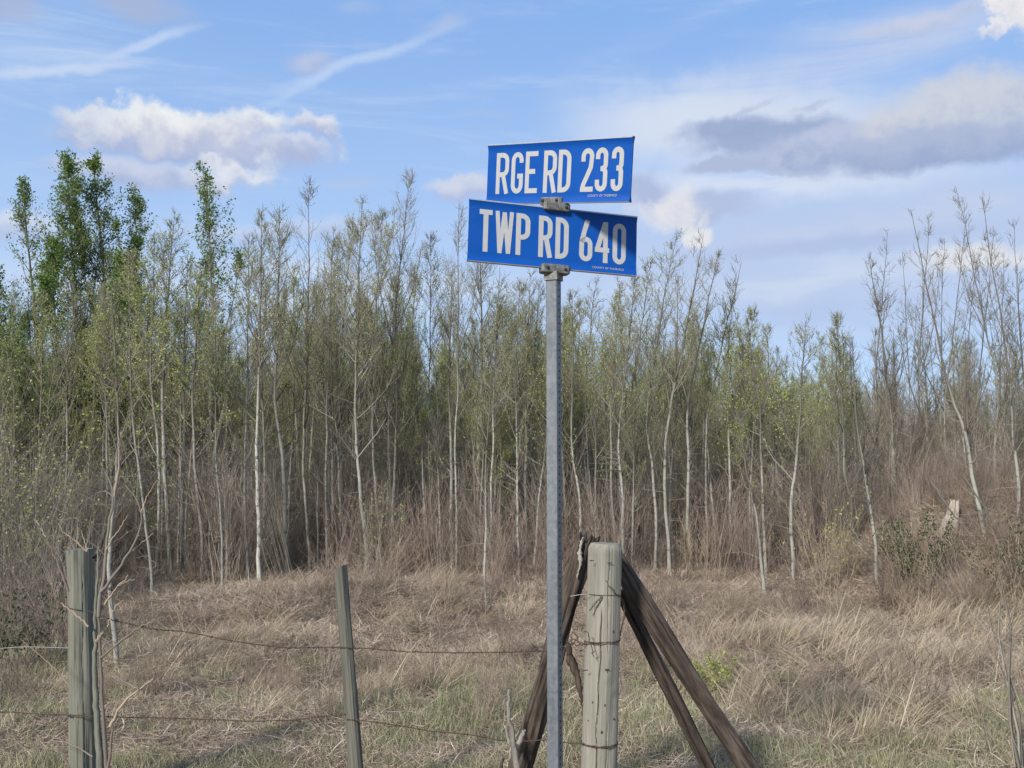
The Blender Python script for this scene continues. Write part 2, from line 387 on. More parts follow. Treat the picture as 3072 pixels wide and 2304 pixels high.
t.put(b.inputs['Base Color'], t.mix(t.noise(oc, 30, 5, .7).outputs['Fac'], (.30, .30, .30, 1), (.52, .52, .52, 1))); M['alu'] = m
m, t, b = mat('blue_sheeting', .55, 0, .22)
oc = t.n('ShaderNodeTexCoord').outputs['Object']
c = t.mix(t.noise(t.mapping(oc, scale=(4, 4, 14)), 1, 6, .65).outputs['Fac'], (.0, .045, .245, 1), (.0, .078, .355, 1))
c = t.mix(t.mr(t.noise(t.mapping(oc, scale=(1, 1, .35)), 30, 7, .8).outputs['Fac'], .56, .76, 0, .45), c, (.03, .10, .28, 1))
t.put(b.inputs['Base Color'], c); t.put(b.inputs['Roughness'], t.mr(t.noise(oc, 8, 5, .6).outputs['Fac'], .3, .7, .45, .62))
M['blue'] = m
m, t, b = mat('white_lettering', .5, 0, .35)
oc = t.n('ShaderNodeTexCoord').outputs['Object']
c = t.mix(t.noise(oc, 25, 6, .7).outputs['Fac'], (.32, .32, .315, 1), (.43, .43, .425, 1))
c = t.mix(t.mr(t.noise(oc, 260, 3, .6).outputs['Fac'], .68, .74, 0, .4), c, (.30, .31, .34, 1))
t.put(b.inputs['Base Color'], c); M['letter'] = m

# ------------------------------------------------------------------ ground
def gz(x, y):
    z = .10 * mnoise.noise(Vector((x * .22, y * .22, 3.1))) + .10 * mnoise.noise(Vector((x * .9, y * .9, 9.7))) + .05 * mnoise.noise(Vector((x * 2.6, y * 2.6, 4.7)))
    z *= min(1, max(0, (y - 4) / 4)) if y > 0 else 0
    z += 1.1 * math.exp(-(((x - 6.0) / 1.6) ** 2 + ((y - 13.2) / 2.0) ** 2))       # bank under the trees on the right
    z += .22 * math.exp(-(((x + 1.9) / 1.6) ** 2 + ((y - 11.5) / 1.2) ** 2))
    z += .16 * min(1, max(0, (y - 10.5) / 3))
    return z
mb = MB()
def gridsheet(mb, xs, ys):
    V = np.array([[x, y, gz(x, y) if (abs(x) < 60 and -5 < y < 70) else (.16 if y > 12 else 0)] for y in ys for x in xs])
    nx = len(xs); i = (np.arange(len(ys) - 1)[:, None] * nx + np.arange(nx - 1)[None]).ravel()
    mb.add(V, np.stack([i, i + 1, i + nx + 1, i + nx], -1))
xs = np.concatenate([-np.geomspace(2500, 17, 14), np.arange(-16, 16.01, .2), np.geomspace(17, 2500, 14)])
ys = np.concatenate([[-300, -60, -15, -4], np.arange(0, 30.01, .2), np.geomspace(32, 3500, 18)])
gridsheet(mb, xs, ys)
tag(link('ground', mb.mesh('ground', M['soil'])), kind='structure')

# ------------------------------------------------------------------ geometry-node scatter for what nobody could count
def scatter(name, pts, rots, scl, idx, protos, label, cat):
    me = bpy.data.meshes.new(name); me.vertices.add(len(pts)); me.vertices.foreach_set('co', np.asarray(pts, float).ravel())
    a = me.attributes.new('rot', 'FLOAT_VECTOR', 'POINT'); a.data.foreach_set('vector', np.asarray(rots, float).ravel())
    a = me.attributes.new('scl', 'FLOAT', 'POINT'); a.data.foreach_set('value', np.asarray(scl, float))
    a = me.attributes.new('idx', 'INT', 'POINT'); a.data.foreach_set('value', np.asarray(idx, np.int32))
    me.update()
    pc = bpy.data.collections.new(name + '_kinds')
    for i, (pm) in enumerate(protos):
        pc.objects.link(bpy.data.objects.new('%s_kind_%02d' % (name, i), pm))
    o = link(name, me)
    g = bpy.data.node_groups.new(name, 'GeometryNodeTree')
    g.interface.new_socket('Geometry', in_out='INPUT', socket_type='NodeSocketGeometry')
    g.interface.new_socket('Geometry', in_out='OUTPUT', socket_type='NodeSocketGeometry')
    gi = g.nodes.new('NodeGroupInput'); go = g.nodes.new('NodeGroupOutput')
    ci = g.nodes.new('GeometryNodeCollectionInfo'); ci.inputs['Collection'].default_value = pc
    ci.inputs['Separate Children'].default_value = True; ci.inputs['Reset Children'].default_value = True
    ip = g.nodes.new('GeometryNodeInstanceOnPoints'); ip.inputs['Pick Instance'].default_value = True
    def na(n, tp):
        q = g.nodes.new('GeometryNodeInputNamedAttribute'); q.data_type = tp; q.inputs[0].default_value = n
        return next(s for s in q.outputs if s.enabled and s.name == 'Attribute')
    L = g.links.new
    L(gi.outputs[0], ip.inputs['Points']); L(ci.outputs[0], ip.inputs['Instance'])
    L(na('idx', 'INT'), ip.inputs['Instance Index'])
    e2r = g.nodes.new('FunctionNodeEulerToRotation'); L(na('rot', 'FLOAT_VECTOR'), e2r.inputs[0]); L(e2r.outputs[0], ip.inputs['Rotation'])
    L(na('scl', 'FLOAT'), ip.inputs['Scale']); L(ip.outputs[0], go.inputs[0])
    md = o.modifiers.new('scatter', 'NODES'); md.node_group = g
    tag(o, label, cat, kind='stuff')
    return o

def blades(n, length, width, spread, lean, mats=0, tuft=.12, curl=1.0, segs=4, direction=None, droop=.5):
    """tuft of grass blades as bent strips; returns arrays in an MB"""
    mb = MB()
    az = rng.uniform(0, 2 * math.pi, n) if direction is None else rng.normal(direction, spread, n)
    L = rng.uniform(length[0], length[1], n)
    ln = np.clip(rng.normal(lean, .22, n), .05, 1.5)           # start angle from the vertical
    cu = rng.uniform(.3, 1.0, n) * curl
    s = np.linspace(0, 1, segs + 1)
    ang = ln[:, None] + cu[:, None] * s[None] ** 1.3 * droop * 2
    ds = L[:, None] / segs
    hx = np.concatenate([np.zeros((n, 1)), np.cumsum(np.sin(ang[:, :-1]) * ds, 1)], 1)
    hz = np.concatenate([np.zeros((n, 1)), np.cumsum(np.cos(ang[:, :-1]) * ds, 1)], 1)
    hz = np.maximum(hz, .004 + .03 * rng.random((n, 1)))
    az2 = az[:, None] + rng.normal(0, .35, (n, 1)) * s[None]
    r0 = tuft * np.sqrt(rng.random(n)); a0 = rng.uniform(0, 2 * math.pi, n)
    cx = (r0 * np.cos(a0))[:, None] + hx * np.cos(az2); cy = (r0 * np.sin(a0))[:, None] + hx * np.sin(az2)
    P = np.stack([cx, cy, hz], -1)
    wv = rng.uniform(.6, 1.3, n) * width
    side = rng.uniform(0, 2 * math.pi, n)
    W = np.stack([np.cos(side), np.sin(side), rng.normal(0, .3, n)], -1)[:, None, :] * (wv[:, None] * (1 - s[None] ** 2 * .85))[..., None] * .5
    V = np.stack([P - W, P + W], 2).reshape(n, -1, 3)
    k = np.arange(segs)[None] * 2 + np.arange(n)[:, None] * (segs + 1) * 2
    Q = np.stack([k, k + 1, k + 3, k + 2], -1).reshape(-1, 4)
    mb.add(V.reshape(-1, 3), Q, tint=np.repeat(rng.random(n), (segs + 1) * 2))
    return mb
straw_p = [blades(85, (.07, .22), .0048, 1.8, 1.15, tuft=.20, direction=0, droop=.45).mesh('straw_tuft', M['straw']) for _ in range(4)]
straw_p += [blades(65, (.07, .20), .0048, 3, .85, tuft=.17, direction=0, droop=1.0).mesh('straw_tuft', M['straw']) for _ in range(3)]
gold_p = [blades(55, (.25, .60), .0045, .5, .85, tuft=.10, direction=0, droop=.55).mesh('gold_tuft', M['gold_straw']) for _ in range(3)]
green_p = [blades(55, (.05, .17), .005, .9, .35, tuft=.15, droop=.4).mesh('green_tuft', M['green_grass']) for _ in range(4)]
thatch_p = [blades(50, (.05, .16), .006, 3, 1.25, tuft=.17, droop=.2).mesh('thatch', M['straw']) for _ in range(3)]

def region(n, d0, d1, k=.66):
    """n random ground points, even per square metre, in the wedge the camera sees and a little beyond"""
    D = np.sqrt(rng.uniform(d0 ** 2, d1 ** 2, n)); X = rng.uniform(-k, k, n) * D
    return X, D
def fld(x, y, s, o): return mnoise.noise(Vector((x * s + o, y * s - o, o * 1.7)))
def ppx(x, y): return 1536 + F * x / y
# straw mat
def build_ground_cover():
    pts, rots, sc, ix = [], [], [], []
    X, D = region(18500, 4.6, 22)
    for x, y in zip(X, D):
        gr = fld(x, y, .45, 11.3)
        greenzone = (y < 8.2 and gr > -.10)
        if greenzone and random.random() < .22: continue
        if y > 13 and x < 4 and random.random() < .35: continue
        dirn = 2.6 * fld(x, y, .35, 5.2) + 2.6 * fld(x, y, 1.6, 1.2) + (0.2 if random.random() < .6 else 2.8) + random.gauss(0, 1.0)
        s = (.75 + .5 * random.random()) * (1.15 if y > 8.5 else .78)
        pts.append((x, y, gz(x, y) - .01)); rots.append((random.uniform(-.15, .15), random.uniform(-.15, .15), dirn)); sc.append(s)
        ix.append(random.choice((0, 1, 2, 3, 0, 1, 4, 5, 6) if y < 9 or random.random() < .5 else (4, 5, 6, 0)))
    scatter('dry_grass', pts, rots, sc, ix, straw_p, 'matted tan dry grass lying over the field in front of the trees', 'dry grass')
    pts, rots, sc, ix = [], [], [], []
    X, D = region(9000, 4.6, 14)
    for x, y in zip(X, D):
        pts.append((x, y, gz(x, y))); rots.append((0, 0, random.uniform(0, 6.28))); sc.append(random.uniform(.7, 1.3)); ix.append(random.randrange(3))
    scatter('thatch', pts, rots, sc, ix, thatch_p, 'short broken straw litter covering the soil between the tufts', 'grass litter')
    pts, rots, sc, ix = [], [], [], []
    X, D = region(16000, 4.6, 13)
    for x, y in zip(X, D):
        gr = fld(x, y, .45, 11.3) + .5 * fld(x, y, 1.7, 2.3)
        p = .52 if (y < 8.2 and gr > .02) else (.15 if y < 9.5 else .02)
        if x < -3.2 and 7 < y < 10: p = .5
        if random.random() > p: continue
        pts.append((x, y, gz(x, y))); rots.append((0, 0, random.uniform(0, 6.28))); sc.append(random.uniform(.45, .95)); ix.append(random.randrange(4))
    scatter('green_grass', pts, rots, sc, ix, green_p, 'short new green grass in patches along the bottom of the field', 'green grass')
    # golden fountains of long grass
    pts, rots, sc, ix = [], [], [], []
    for (px, py, D0, n, dr, spr) in [(2210, 1900, 9.4, 26, 0.35, .45), (2320, 1880, 9.6, 18, .3, .4), (2540, 1930, 9.0, 22, .4, .5), (2480, 2120, 7.0, 16, .45, .45),
                                  (2900, 1790, 10.6, 34, .5, .55), (2990, 1740, 11.2, 24, .6, .5), (2860, 1860, 10.0, 24, .35, .5), (3000, 2140, 6.8, 12, 2.4, .5), (2620, 2180, 6.4, 9, .2, .4),
                                  (1480, 1990, 8.4, 14, 2.0, .4), (800, 1900, 9.2, 16, .3, .5), (600, 1830, 10.2, 22, 2.6, .6), (950, 1760, 12, 22, .4, .7), (1300, 1800, 11, 24, .2, .8),
                                  (1700, 1960, 8.2, 8, 2.6, .4), (2080, 1830, 10, 16, 2.7, .5), (2150, 2010, 8, 8, 2.5, .4), (500, 1980, 8.4, 8, .4, .5), (1150, 2080, 7.2, 6, .3, .5),
                                  (2800, 2000, 8.2, 12, .2, .5), (2350, 2070, 7.4, 9, 2.7, .4), (2700, 1930, 9.2, 12, .3, .5), (2450, 1790, 10.8, 14, 2.6, .5)]:
        c = at(px, py, D0)
        for _ in range(int(n * (1.1 if px > 2600 else .75))):
            x = c[0] + random.gauss(0, spr); y = D0 + random.gauss(0, spr * .8)
            pts.append((x, y, gz(x, y))); rots.append((random.uniform(-.1, .1), random.uniform(-.1, .1), dr + random.gauss(0, .25))); sc.append(random.uniform(.55, 1.0)); ix.append(random.randrange(3))
    scatter('long_grass', pts, rots, sc, ix, gold_p, 'long pale golden grass bent over in sweeping tufts', 'long grass')
build_ground_cover()

# ------------------------------------------------------------------ trees
def polyline(P, n):
    P = np.asarray(P, float); d = np.concatenate([[0], np.cumsum(np.linalg.norm(np.diff(P, axis=0), axis=1))])
    s = np.linspace(0, d[-1], n); out = np.stack([np.interp(s, d, P[:, i]) for i in range(3)], -1)
    for _ in range(2): out[1:-1] = .25 * out[:-2] + .5 * out[1:-1] + .25 * out[2:]
    return out
STY = {  # nb primaries per metre, length factor, twigs per branch, leaves per twig, leaf size, start fraction, width, leaf material
 'leafy':  dict(nb=12, lf=.17, tw=7, lv=10, ls=.044, s0=.30, lm='leaf_dark', el=.95),
 'olive':  dict(nb=13, lf=.22, tw=8, lv=8.5, ls=.026, s0=.28, lm='leaf_olive', el=.85),
 'haze':   dict(nb=14, lf=.20, tw=8, lv=5.8, ls=.022, s0=.28, lm='leaf_grey', el=.9),
 'bare':   dict(nb=10, lf=.18, tw=7, lv=.9, ls=.020, s0=.30, lm='leaf_grey', el=1.0),
 'whip':   dict(nb=5, lf=.13, tw=4, lv=.25, ls=.028, s0=.30, lm='leaf_grey', el=.85),
}
def grow(TP, r0, sty, seed, leafk=1.0, branchk=1.0, nseg=14, fork=0):
    """TP: trunk polyline in local metres. returns three MBs: trunk, branches, leaves"""
    global rng
    rng = np.random.default_rng(seed); S = STY[sty]
    P = polyline(TP, nseg * 2); H = P[-1, 2] - P[0, 2]; n = len(P)
    wob = np.cumsum(rng.normal(size=(n, 3)) * H * .0013, 0); wob -= np.linspace(0, 1, n)[:, None] * wob[-1]; wob[:, 2] = 0
    P = P + wob
    s = np.linspace(0, 1, n); rad = r0 * (1 - s) ** (1.35 if sty == 'whip' else .9) + .0028
    rad[0] *= 1.25; rad[1] *= 1.08
    tb, br, lf = MB(), MB(), MB()
    tubes(tb, P, rad, 6, tint=.8); tb.tint[-1] = np.repeat(np.clip(1.0 - s * 1.25, 0, 1), 6)
    def branchset(P, rad, H, s0, nb, lscale, off=0):
        sp = np.linspace(0, 1, len(P))
        N = max(3, int(nb))
        si = s0 + (1 - s0) * np.sqrt(rng.random(N)) * .985
        base = np.stack([np.interp(si, sp, P[:, k]) for k in range(3)], -1); rb = np.interp(si, sp, rad)
        az = rng.uniform(0, 2 * math.pi, N)
        prof = np.sin(np.clip((si - s0) / (1 - s0), 0, 1) * math.pi * .62 + .62) ** .8 * np.clip((1.03 - si) / .55, .12, 1)
        l = H * S['lf'] * prof * rng.uniform(.55, 1.25, N) * lscale + .06
        el = np.clip(rng.normal(S['el'], .2, N), .2, 1.4)
        j = np.linspace(0, 1, 5)
        elj = el[:, None] + (1.25 - el[:, None]) * .55 * j[None]
        dl = l[:, None] / 4
        h = np.concatenate([np.zeros((N, 1)), np.cumsum(np.cos(elj[:, :-1]) * dl, 1)], 1); v = np.concatenate([np.zeros((N, 1)), np.cumsum(np.sin(elj[:, :-1]) * dl, 1)], 1)
        azj = az[:, None] + rng.normal(0, .25, (N, 5)) * j[None]
        B = base[:, None] + np.stack([h * np.cos(azj), h * np.sin(azj), v], -1) + rng.normal(0, .012, (N, 5, 3)) * j[None, :, None]
        r = (np.minimum(rb * .55, .010 + l * .004))[:, None] * (1 - j[None] * .78)
        r = np.maximum(r, .0016)
        tubes(br, B, r, 3, tint=rng.random(N))
        # twigs
        M_ = max(1, int(S['tw'] * branchk)); K = N * M_
        bi = np.repeat(np.arange(N), M_); tj = rng.uniform(.2, 1, K)
        q = tj * 4; q0 = np.minimum(q.astype(int), 3); fr = (q - q0)[:, None]
        tb0 = B[bi, q0] * (1 - fr) + B[bi, q0 + 1] * fr
        d = B[bi, q0 + 1] - B[bi, q0]; d /= np.linalg.norm(d, axis=1, keepdims=True) + 1e-9
        d = d + rng.normal(0, .55, (K, 3)) + np.array([0, 0, .35]); d /= np.linalg.norm(d, axis=1, keepdims=True)
        tl = l[bi] * rng.uniform(.18, .5, K) + .05
        T = np.stack([tb0, tb0 + d * tl[:, None] * .5, tb0 + d * tl[:, None] + np.array([0, 0, 1]) * (tl * .15)[:, None]], 1)
        T[:, 1:] += rng.normal(0, .008, (K, 2, 3))
        tubes(br, T, np.array([[.0026, .0019, .0012]]) * np.ones((K, 1)), 3, tint=rng.random(K))
        # leaves along twigs
        nl = rng.poisson(S['lv'] * leafk * (np.clip((1.04 - si[bi]) * 2.6, .12, 1) if sty != 'leafy' else np.ones(K))); ti = np.repeat(np.arange(K), nl); Lp = rng.random(len(ti)) ** .7
        a = np.clip(Lp * 2, 0, 2); a0 = np.minimum(a.astype(int), 1); fr = (a - a0)[:, None]
        pos = T[ti, a0] * (1 - fr) + T[ti, a0 + 1] * fr + rng.normal(0, .012 if sty != 'leafy' else .035, (len(ti), 3))
        leaves(lf, pos, S['ls'] * rng.uniform(.6, 1.3, len(ti)))
        return B, r, si
    nb = S['nb'] * H * (1 - S['s0']) * branchk
    B, r, si = branchset(P, rad, H, S['s0'], nb, 1.0)
    # side leaders: strong upright limbs that give the crown its ragged top
    for f in range(fork):
        k = int(n * rng.uniform(.30, .62)); a = rng.uniform(0, 2 * math.pi); L_ = H * rng.uniform(.22, .34)
        top = P[k] + np.array([math.cos(a) * L_ * .30, math.sin(a) * L_ * .3, L_])
        mid = P[k] + np.array([math.cos(a) * L_ * .20, math.sin(a) * L_ * .2, L_ * .45])
        FP = polyline([P[k], mid, top], 10); fr_ = rad[k] * .55 * (1 - np.linspace(0, 1, 10)) ** .9 + .0022
        tubes(tb, FP, fr_, 5, tint=.1)
        branchset(FP, fr_, L_ * 1.6, .12, nb * .28, .7)
    # short dead snags low on the trunk
    K = int(13 * H); si = rng.uniform(.02, S['s0'] + .2, K); sp = np.linspace(0, 1, n)
    b0 = np.stack([np.interp(si, sp, P[:, k]) for k in range(3)], -1); a = rng.uniform(0, 6.28, K); l = rng.uniform(.05, .45, K)
    e = rng.uniform(-.1, .9, K); d = np.stack([np.cos(a) * np.cos(e), np.sin(a) * np.cos(e), np.sin(e)], -1)
    T = np.stack([b0, b0 + d * l[:, None] * .5, b0 + d * l[:, None] + rng.normal(0, .03, (K, 3))], 1)
    tubes(br, T, np.array([[.0034, .0024, .0013]]) * np.ones((K, 1)), 3, tint=rng.random(K))
    return tb, br, lf
def plant_tree(name, label, TPw, r0, sty, seed, barkm='aspen_bark', group=None, cat='tree', leafk=1.0, branchk=1.0, fork=0, lm=None):
    TPw = np.asarray(TPw, float); base = TPw[0].copy()
    tb, br, lf = grow(TPw - base, r0, sty, seed, leafk, branchk, fork=fork)
    e = empty(name, tuple(base)); tag(e, label, cat, group)
    link('trunk', tb.mesh('trunk', M[barkm]), e); link('crown', br.mesh('crown', M['twig']), e)
    if lf.n: link('foliage', lf.mesh('foliage', M[lm or STY[sty]['lm']], smooth=False), e)
    return e
def px_tree(pts, top, D, r_px, sty, label, seed, base_y=None, **k):
    """trunk through photo positions at distance D; the foot goes down to the ground"""
    P = [at(px, py, D) for px, py in pts] + [at(top[0], top[1], D)]
    P.sort(key=lambda p: p[2])
    x0 = P[0][0] + (P[0][0] - P[1][0]) / max(.3, P[1][2] - P[0][2]) * max(0, P[0][2] - gz(P[0][0], D)) * .4
    P = [np.array([x0, D, gz(x0, D) - .03])] + P
    for i in range(2, len(P)): P[i][1] += random.uniform(-.12, .12)
    return plant_tree('aspen_tree', label, P, r_px / 2 / F * D * 1.08, sty, seed, **k)
GF = 'aspens along the front of the thicket'
front = [
 # photo points from the foot upwards, top, distance, thickness, style, label, extras
 ([(456, 1845), (444, 1729), (407, 1372), (384, 1173)], (380, 760), 11.8, 9, 'olive', 'slim aspen whose trunk leans left, second trunk behind the left fence post', {}),
 ([(352, 2036), (343, 1860), (333, 1675), (352, 1513), (350, 1330)], (330, 860), 8.4, 15, 'bare', 'pale stout aspen trunk just right of the left fence post and its dead sapling', dict(leafk=1.5)),
 ([(472, 1729), (467, 1543), (458, 1358), (447, 1150)], (470, 700), 13.6, 11, 'olive', 'straight mottled aspen between two thicker trunks left of the wire span', {}),
 ([(514, 1705), (509, 1613), (500, 1381), (495, 1173)], (520, 640), 14.0, 15, 'olive', 'thick grey aspen trunk at the left, broadest of its cluster', {}),
 ([(546, 1690), (551, 1381), (555, 1150)], (562, 760), 14.2, 10, 'olive', 'clean upright aspen beside the broad grey trunk at the left', {}),
 ([(606, 1728), (597, 1613), (586, 1381), (574, 1210)], (600, 800), 13.5, 11, 'olive', 'aspen with a slightly bowed trunk under the tall leafy crown', {}),
 ([(665, 1760), (662, 1590), (653, 1381)], (650, 900), 13, 7, 'haze', 'thin young aspen rising alone from the tan grass left of the bright pair', {}),
 ([(743, 1728), (731, 1474), (736, 1265)], (745, 700), 13.4, 9, 'haze', 'crooked aspen close to the left of the brightest white trunk', {}),
 ([(775, 1740), (778, 1567), (765, 1372), (771, 1196)], (790, 640), 13.2, 13, 'haze', 'brightest white aspen trunk left of the thin fence post', dict(barkm='birch_bark')),
 ([(864, 1690), (861, 1613), (847, 1358), (824, 1242)], (840, 620), 14.2, 14, 'haze', 'grey aspen leaning left behind the grass above the thin fence post', dict(fork=2)),
 ([(930, 1682), (907, 1428)], (930, 550), 15, 9, 'bare', 'aspen with a tall spiky top standing over its neighbours left of centre', dict(fork=3, leafk=1.8)),
 ([(981, 1692), (986, 1219)], (1000, 680), 14.4, 7, 'haze', 'very thin aspen directly above the top of the thin fence post', {}),
 ([(1023, 1600), (1023, 1497), (1009, 1219)], (1060, 640), 16, 9, 'haze', 'grey aspen just right of the thin fence post top', dict(fork=2)),
 ([(1103, 1705), (1084, 1520), (1063, 1266)], (1090, 600), 14.2, 12, 'haze', 'aspen whose foot leans right, halfway between thin fence post and signpost', dict(fork=2)),
 ([(1144, 1640), (1123, 1428), (1117, 1233)], (1150, 640), 15, 9, 'haze', 'pale narrow aspen with a kinked trunk left of centre', dict(fork=1)),
 ([(1177, 1659), (1170, 1428), (1165, 1187)], (1230, 530), 15.5, 10, 'bare', 'tall bushy topped bare aspen left of the signs', dict(fork=5, branchk=1.3, leafk=2.2)),
 ([(1290, 1650), (1288, 1500), (1286, 1400)], (1290, 700), 16, 6, 'haze', 'hair thin aspen in the dark gap left of the signpost', {}),
 ([(1367, 1650), (1366, 1511)], (1375, 620), 15, 7, 'bare', 'thin stemmed aspen with a bare top reaching beside the lower sign', dict(fork=2, leafk=2)),
 ([(1441, 1640), (1441, 1511), (1436, 1243), (1443, 1150)], (1440, 680), 16, 14, 'haze', 'broad speckled aspen trunk left of the slender curved one near the signpost', dict(fork=2)),
 ([(1461, 1860), (1454, 1705), (1461, 1613), (1458, 1405)], (1478, 1050), 11.6, 9, 'bare', 'slender pale sapling with a curved foot standing in the open grass left of the signpost', {}),
 ([(1476, 1640), (1473, 1474), (1482, 1303), (1475, 1196)], (1500, 800), 15, 9, 'haze', 'wavy aspen crossing behind the slender curved sapling', {}),
 ([(1558, 1705), (1556, 1613), (1554, 1358)], (1560, 850), 14, 7, 'haze', 'thin white aspen stem nearest the left of the signpost', {}),
 ([(1580, 1600), (1573, 1451), (1580, 1150)], (1590, 820), 16, 11, 'haze', 'leftmost of the two upright trunks close left of the signpost', {}),
 ([(1600, 1600), (1600, 1474), (1593, 1243)], (1620, 840), 16.3, 10, 'haze', 'right one of the two upright trunks close left of the signpost', {}),
 ([(1748, 1690), (1742, 1497), (1718, 1335)], (1720, 860), 14, 9, 'haze', 'aspen rising behind the corner post top, leaning left', {}),
 ([(1790, 1640), (1766, 1381), (1762, 1160)], (1790, 840), 16, 7, 'haze', 'thin trunk between the signpost and the corner post', {}),
 ([(1845, 1660), (1839, 1543), (1830, 1243)], (1860, 850), 15, 9, 'haze', 'upright aspen straight above the corner post', {}),
 ([(1871, 1700), (1871, 1474), (1853, 1335)], (1905, 840), 14, 11, 'haze', 'white aspen just right of the corner post top', {}),
 ([(1897, 1560), (1895, 1405), (1893, 1160)], (1950, 790), 17, 8, 'olive', 'faint grey trunk below the right end of the lower sign', dict(leafk=.7)),
 ([(1965, 1700), (1968, 1620), (1959, 1428), (1936, 1266)], (2025, 715), 14.6, 10, 'haze', 'aspen with a tall wiry top to the right of the signs', dict(fork=2)),
 ([(2008, 1690), (2008, 1620), (1996, 1451), (2003, 1289)], (2110, 705), 14.3, 12, 'bare', 'white barked aspen ending in a long nodding whip right of the signs', dict(fork=2, leafk=3)),
 ([(2076, 1680), (2066, 1567), (2062, 1381), (2053, 1220)], (2160, 750), 14.6, 12, 'bare', 'aspen with beaded catkins on an upright top right of the signs', dict(fork=1, leafk=3)),
 ([(2122, 1660), (2117, 1500), (2112, 1250)], (2220, 790), 15, 8, 'bare', 'slim aspen whose top bends right over the low green crowns', dict(leafk=3)),
 ([(2191, 1680), (2191, 1613), (2182, 1289), (2182, 1150)], (2200, 900), 15, 10, 'olive', 'tall straight trunk passing bright through the green crowns right of centre', dict(leafk=.8)),
 ([(2224, 1560), (2222, 1358), (2225, 1196)], (2260, 930), 17, 7, 'olive', 'thin trunk right beside the tall straight one', {}),
 ([(2298, 1800), (2289, 1682), (2270, 1567), (2238, 1428)], (2215, 1230), 12, 11, 'bare', 'short forked sapling with a zigzag foot in the tan grass right of centre', {}),
 ([(2296, 1690), (2291, 1567), (2286, 1381), (2275, 1219)], (2240, 960), 13.5, 10, 'olive', 'aspen bending left at the top above the forked sapling', dict(leafk=.5)),
 ([(2382, 1750), (2374, 1613), (2374, 1474), (2391, 1335), (2404, 1196)], (2420, 960), 12.6, 12, 'olive', 'white aspen forking low with two thin side limbs, right of centre', dict(leafk=.5, fork=2)),
 ([(2562, 1620), (2553, 1511), (2539, 1428), (2529, 1266)], (2500, 960), 14, 9, 'haze', 'aspen leaning left between the forked white one and the dark mound', {}),
 ([(2664, 1821), (2641, 1766), (2627, 1636), (2613, 1543), (2590, 1405), (2576, 1289)], (2560, 1010), 11.6, 13, 'bare', 'leaning grey sapling with its dark foot exposed in the grass on the right', dict(leafk=1.5)),
 ([(2680, 1600), (2678, 1451), (2675, 1289), (2673, 1173)], (2600, 780), 15, 12, 'bare', 'knobby aspen trunk whose whip top stands left of the bare group', dict(fork=2)),
 ([(2640, 1560), (2625, 1270), (2610, 1173)], (2655, 700), 16, 10, 'whip', 'grey aspen at the left edge of the tall bare group on the right', dict(fork=2, branchk=1.4)),
 ([(2960, 1730), (2951, 1636), (2932, 1520), (2918, 1405), (2886, 1289), (2858, 1187)], (2730, 640), 12, 19, 'whip', 'thick pale aspen leaning left across the right side, largest trunk there', dict(fork=3, branchk=1.4)),
 ([(2990, 1640), (2988, 1350), (2988, 1173)], (2860, 565), 15, 10, 'whip', 'tallest bare whip of the group at the upper right', dict(fork=3, branchk=1.5)),
 ([(3057, 1790), (3055, 1659), (3057, 1451), (3043, 1335), (3025, 1150)], (2945, 600), 12, 18, 'whip', 'thick pale trunk at the right edge beside the leaning one', dict(fork=3, branchk=1.4)),
 ([(2790, 1500), (2780, 1250), (2760, 1100)], (2790, 640), 17, 10, 'whip', 'bare aspen in the middle of the tall group on the right', dict(fork=3, branchk=1.5)),
 ([(2850, 1450), (2840, 1250)], (2900, 640), 18, 9, 'whip', 'thin bare aspen behind the large leaning trunk', dict(fork=2, branchk=1.4)),
 ([(2920, 1400), (2925, 1250)], (2972, 680), 17, 9, 'whip', 'bare aspen with a dark tuft near its tip on the right', dict(fork=2, branchk=1.5, leafk=2)),
 ([(3090, 1500), (3070, 1200)], (3045, 655), 16, 11, 'whip', 'bare aspen whose tip stands by the right edge of the view', dict(fork=3, branchk=1.4)),
 ([(2730, 1450), (2725, 1250)], (2700, 760), 18, 8, 'whip', 'short bare aspen among the twigs below the tallest whip', dict(fork=2, branchk=1.5)),
 ([(2700, 1450), (2690, 1250)], (2620, 860), 17, 7, 'whip', 'lowest bare whip at the left end of the bare group', dict(fork=2, branchk=1.5)),
 ([(2830, 1450), (2815, 1250)], (2825, 720), 18, 7, 'whip', 'thin straight bare whip between the two tallest', dict(fork=2, branchk=1.5)),
 ([(2900, 1450), (2890, 1250)], (2930, 780), 16, 7, 'whip', 'shorter bare whip just left of the tufted one', dict(fork=2, branchk=1.5)),
 ([(3000, 1450), (3010, 1250)], (3015, 760), 17, 7, 'whip', 'thin bare whip between the tufted one and the right edge', dict(fork=2, branchk=1.5)),
 # leafy poplars at the left
 ([(240, 1500), (235, 1000)], (205, 455), 18, 22, 'leafy', 'tall leafy poplar with twin tips, highest crown on the left', dict(fork=5, barkm='grey_bark')),
 ([(300, 1500), (310, 1000)], (287, 470), 18.5, 20, 'leafy', 'leafy poplar standing close right of the highest crown', dict(fork=4, barkm='grey_bark')),
 ([(110, 1500), (110, 1000)], (72, 540), 18, 18, 'leafy', 'leafy poplar with a thin nodding tip near the left edge', dict(fork=4, leafk=.7, barkm='grey_bark')),
 ([(430, 1500), (420, 1000)], (405, 570), 19, 16, 'leafy', 'leafy poplar with a narrow tip between two taller crowns', dict(fork=3, leafk=.75, barkm='grey_bark')),
 ([(640, 1500), (632, 1100), (628, 800)], (603, 495), 17.5, 15, 'leafy', 'lone narrow leafy poplar with an oval head above the bare tops', dict(fork=3, leafk=.8, barkm='grey_bark')),
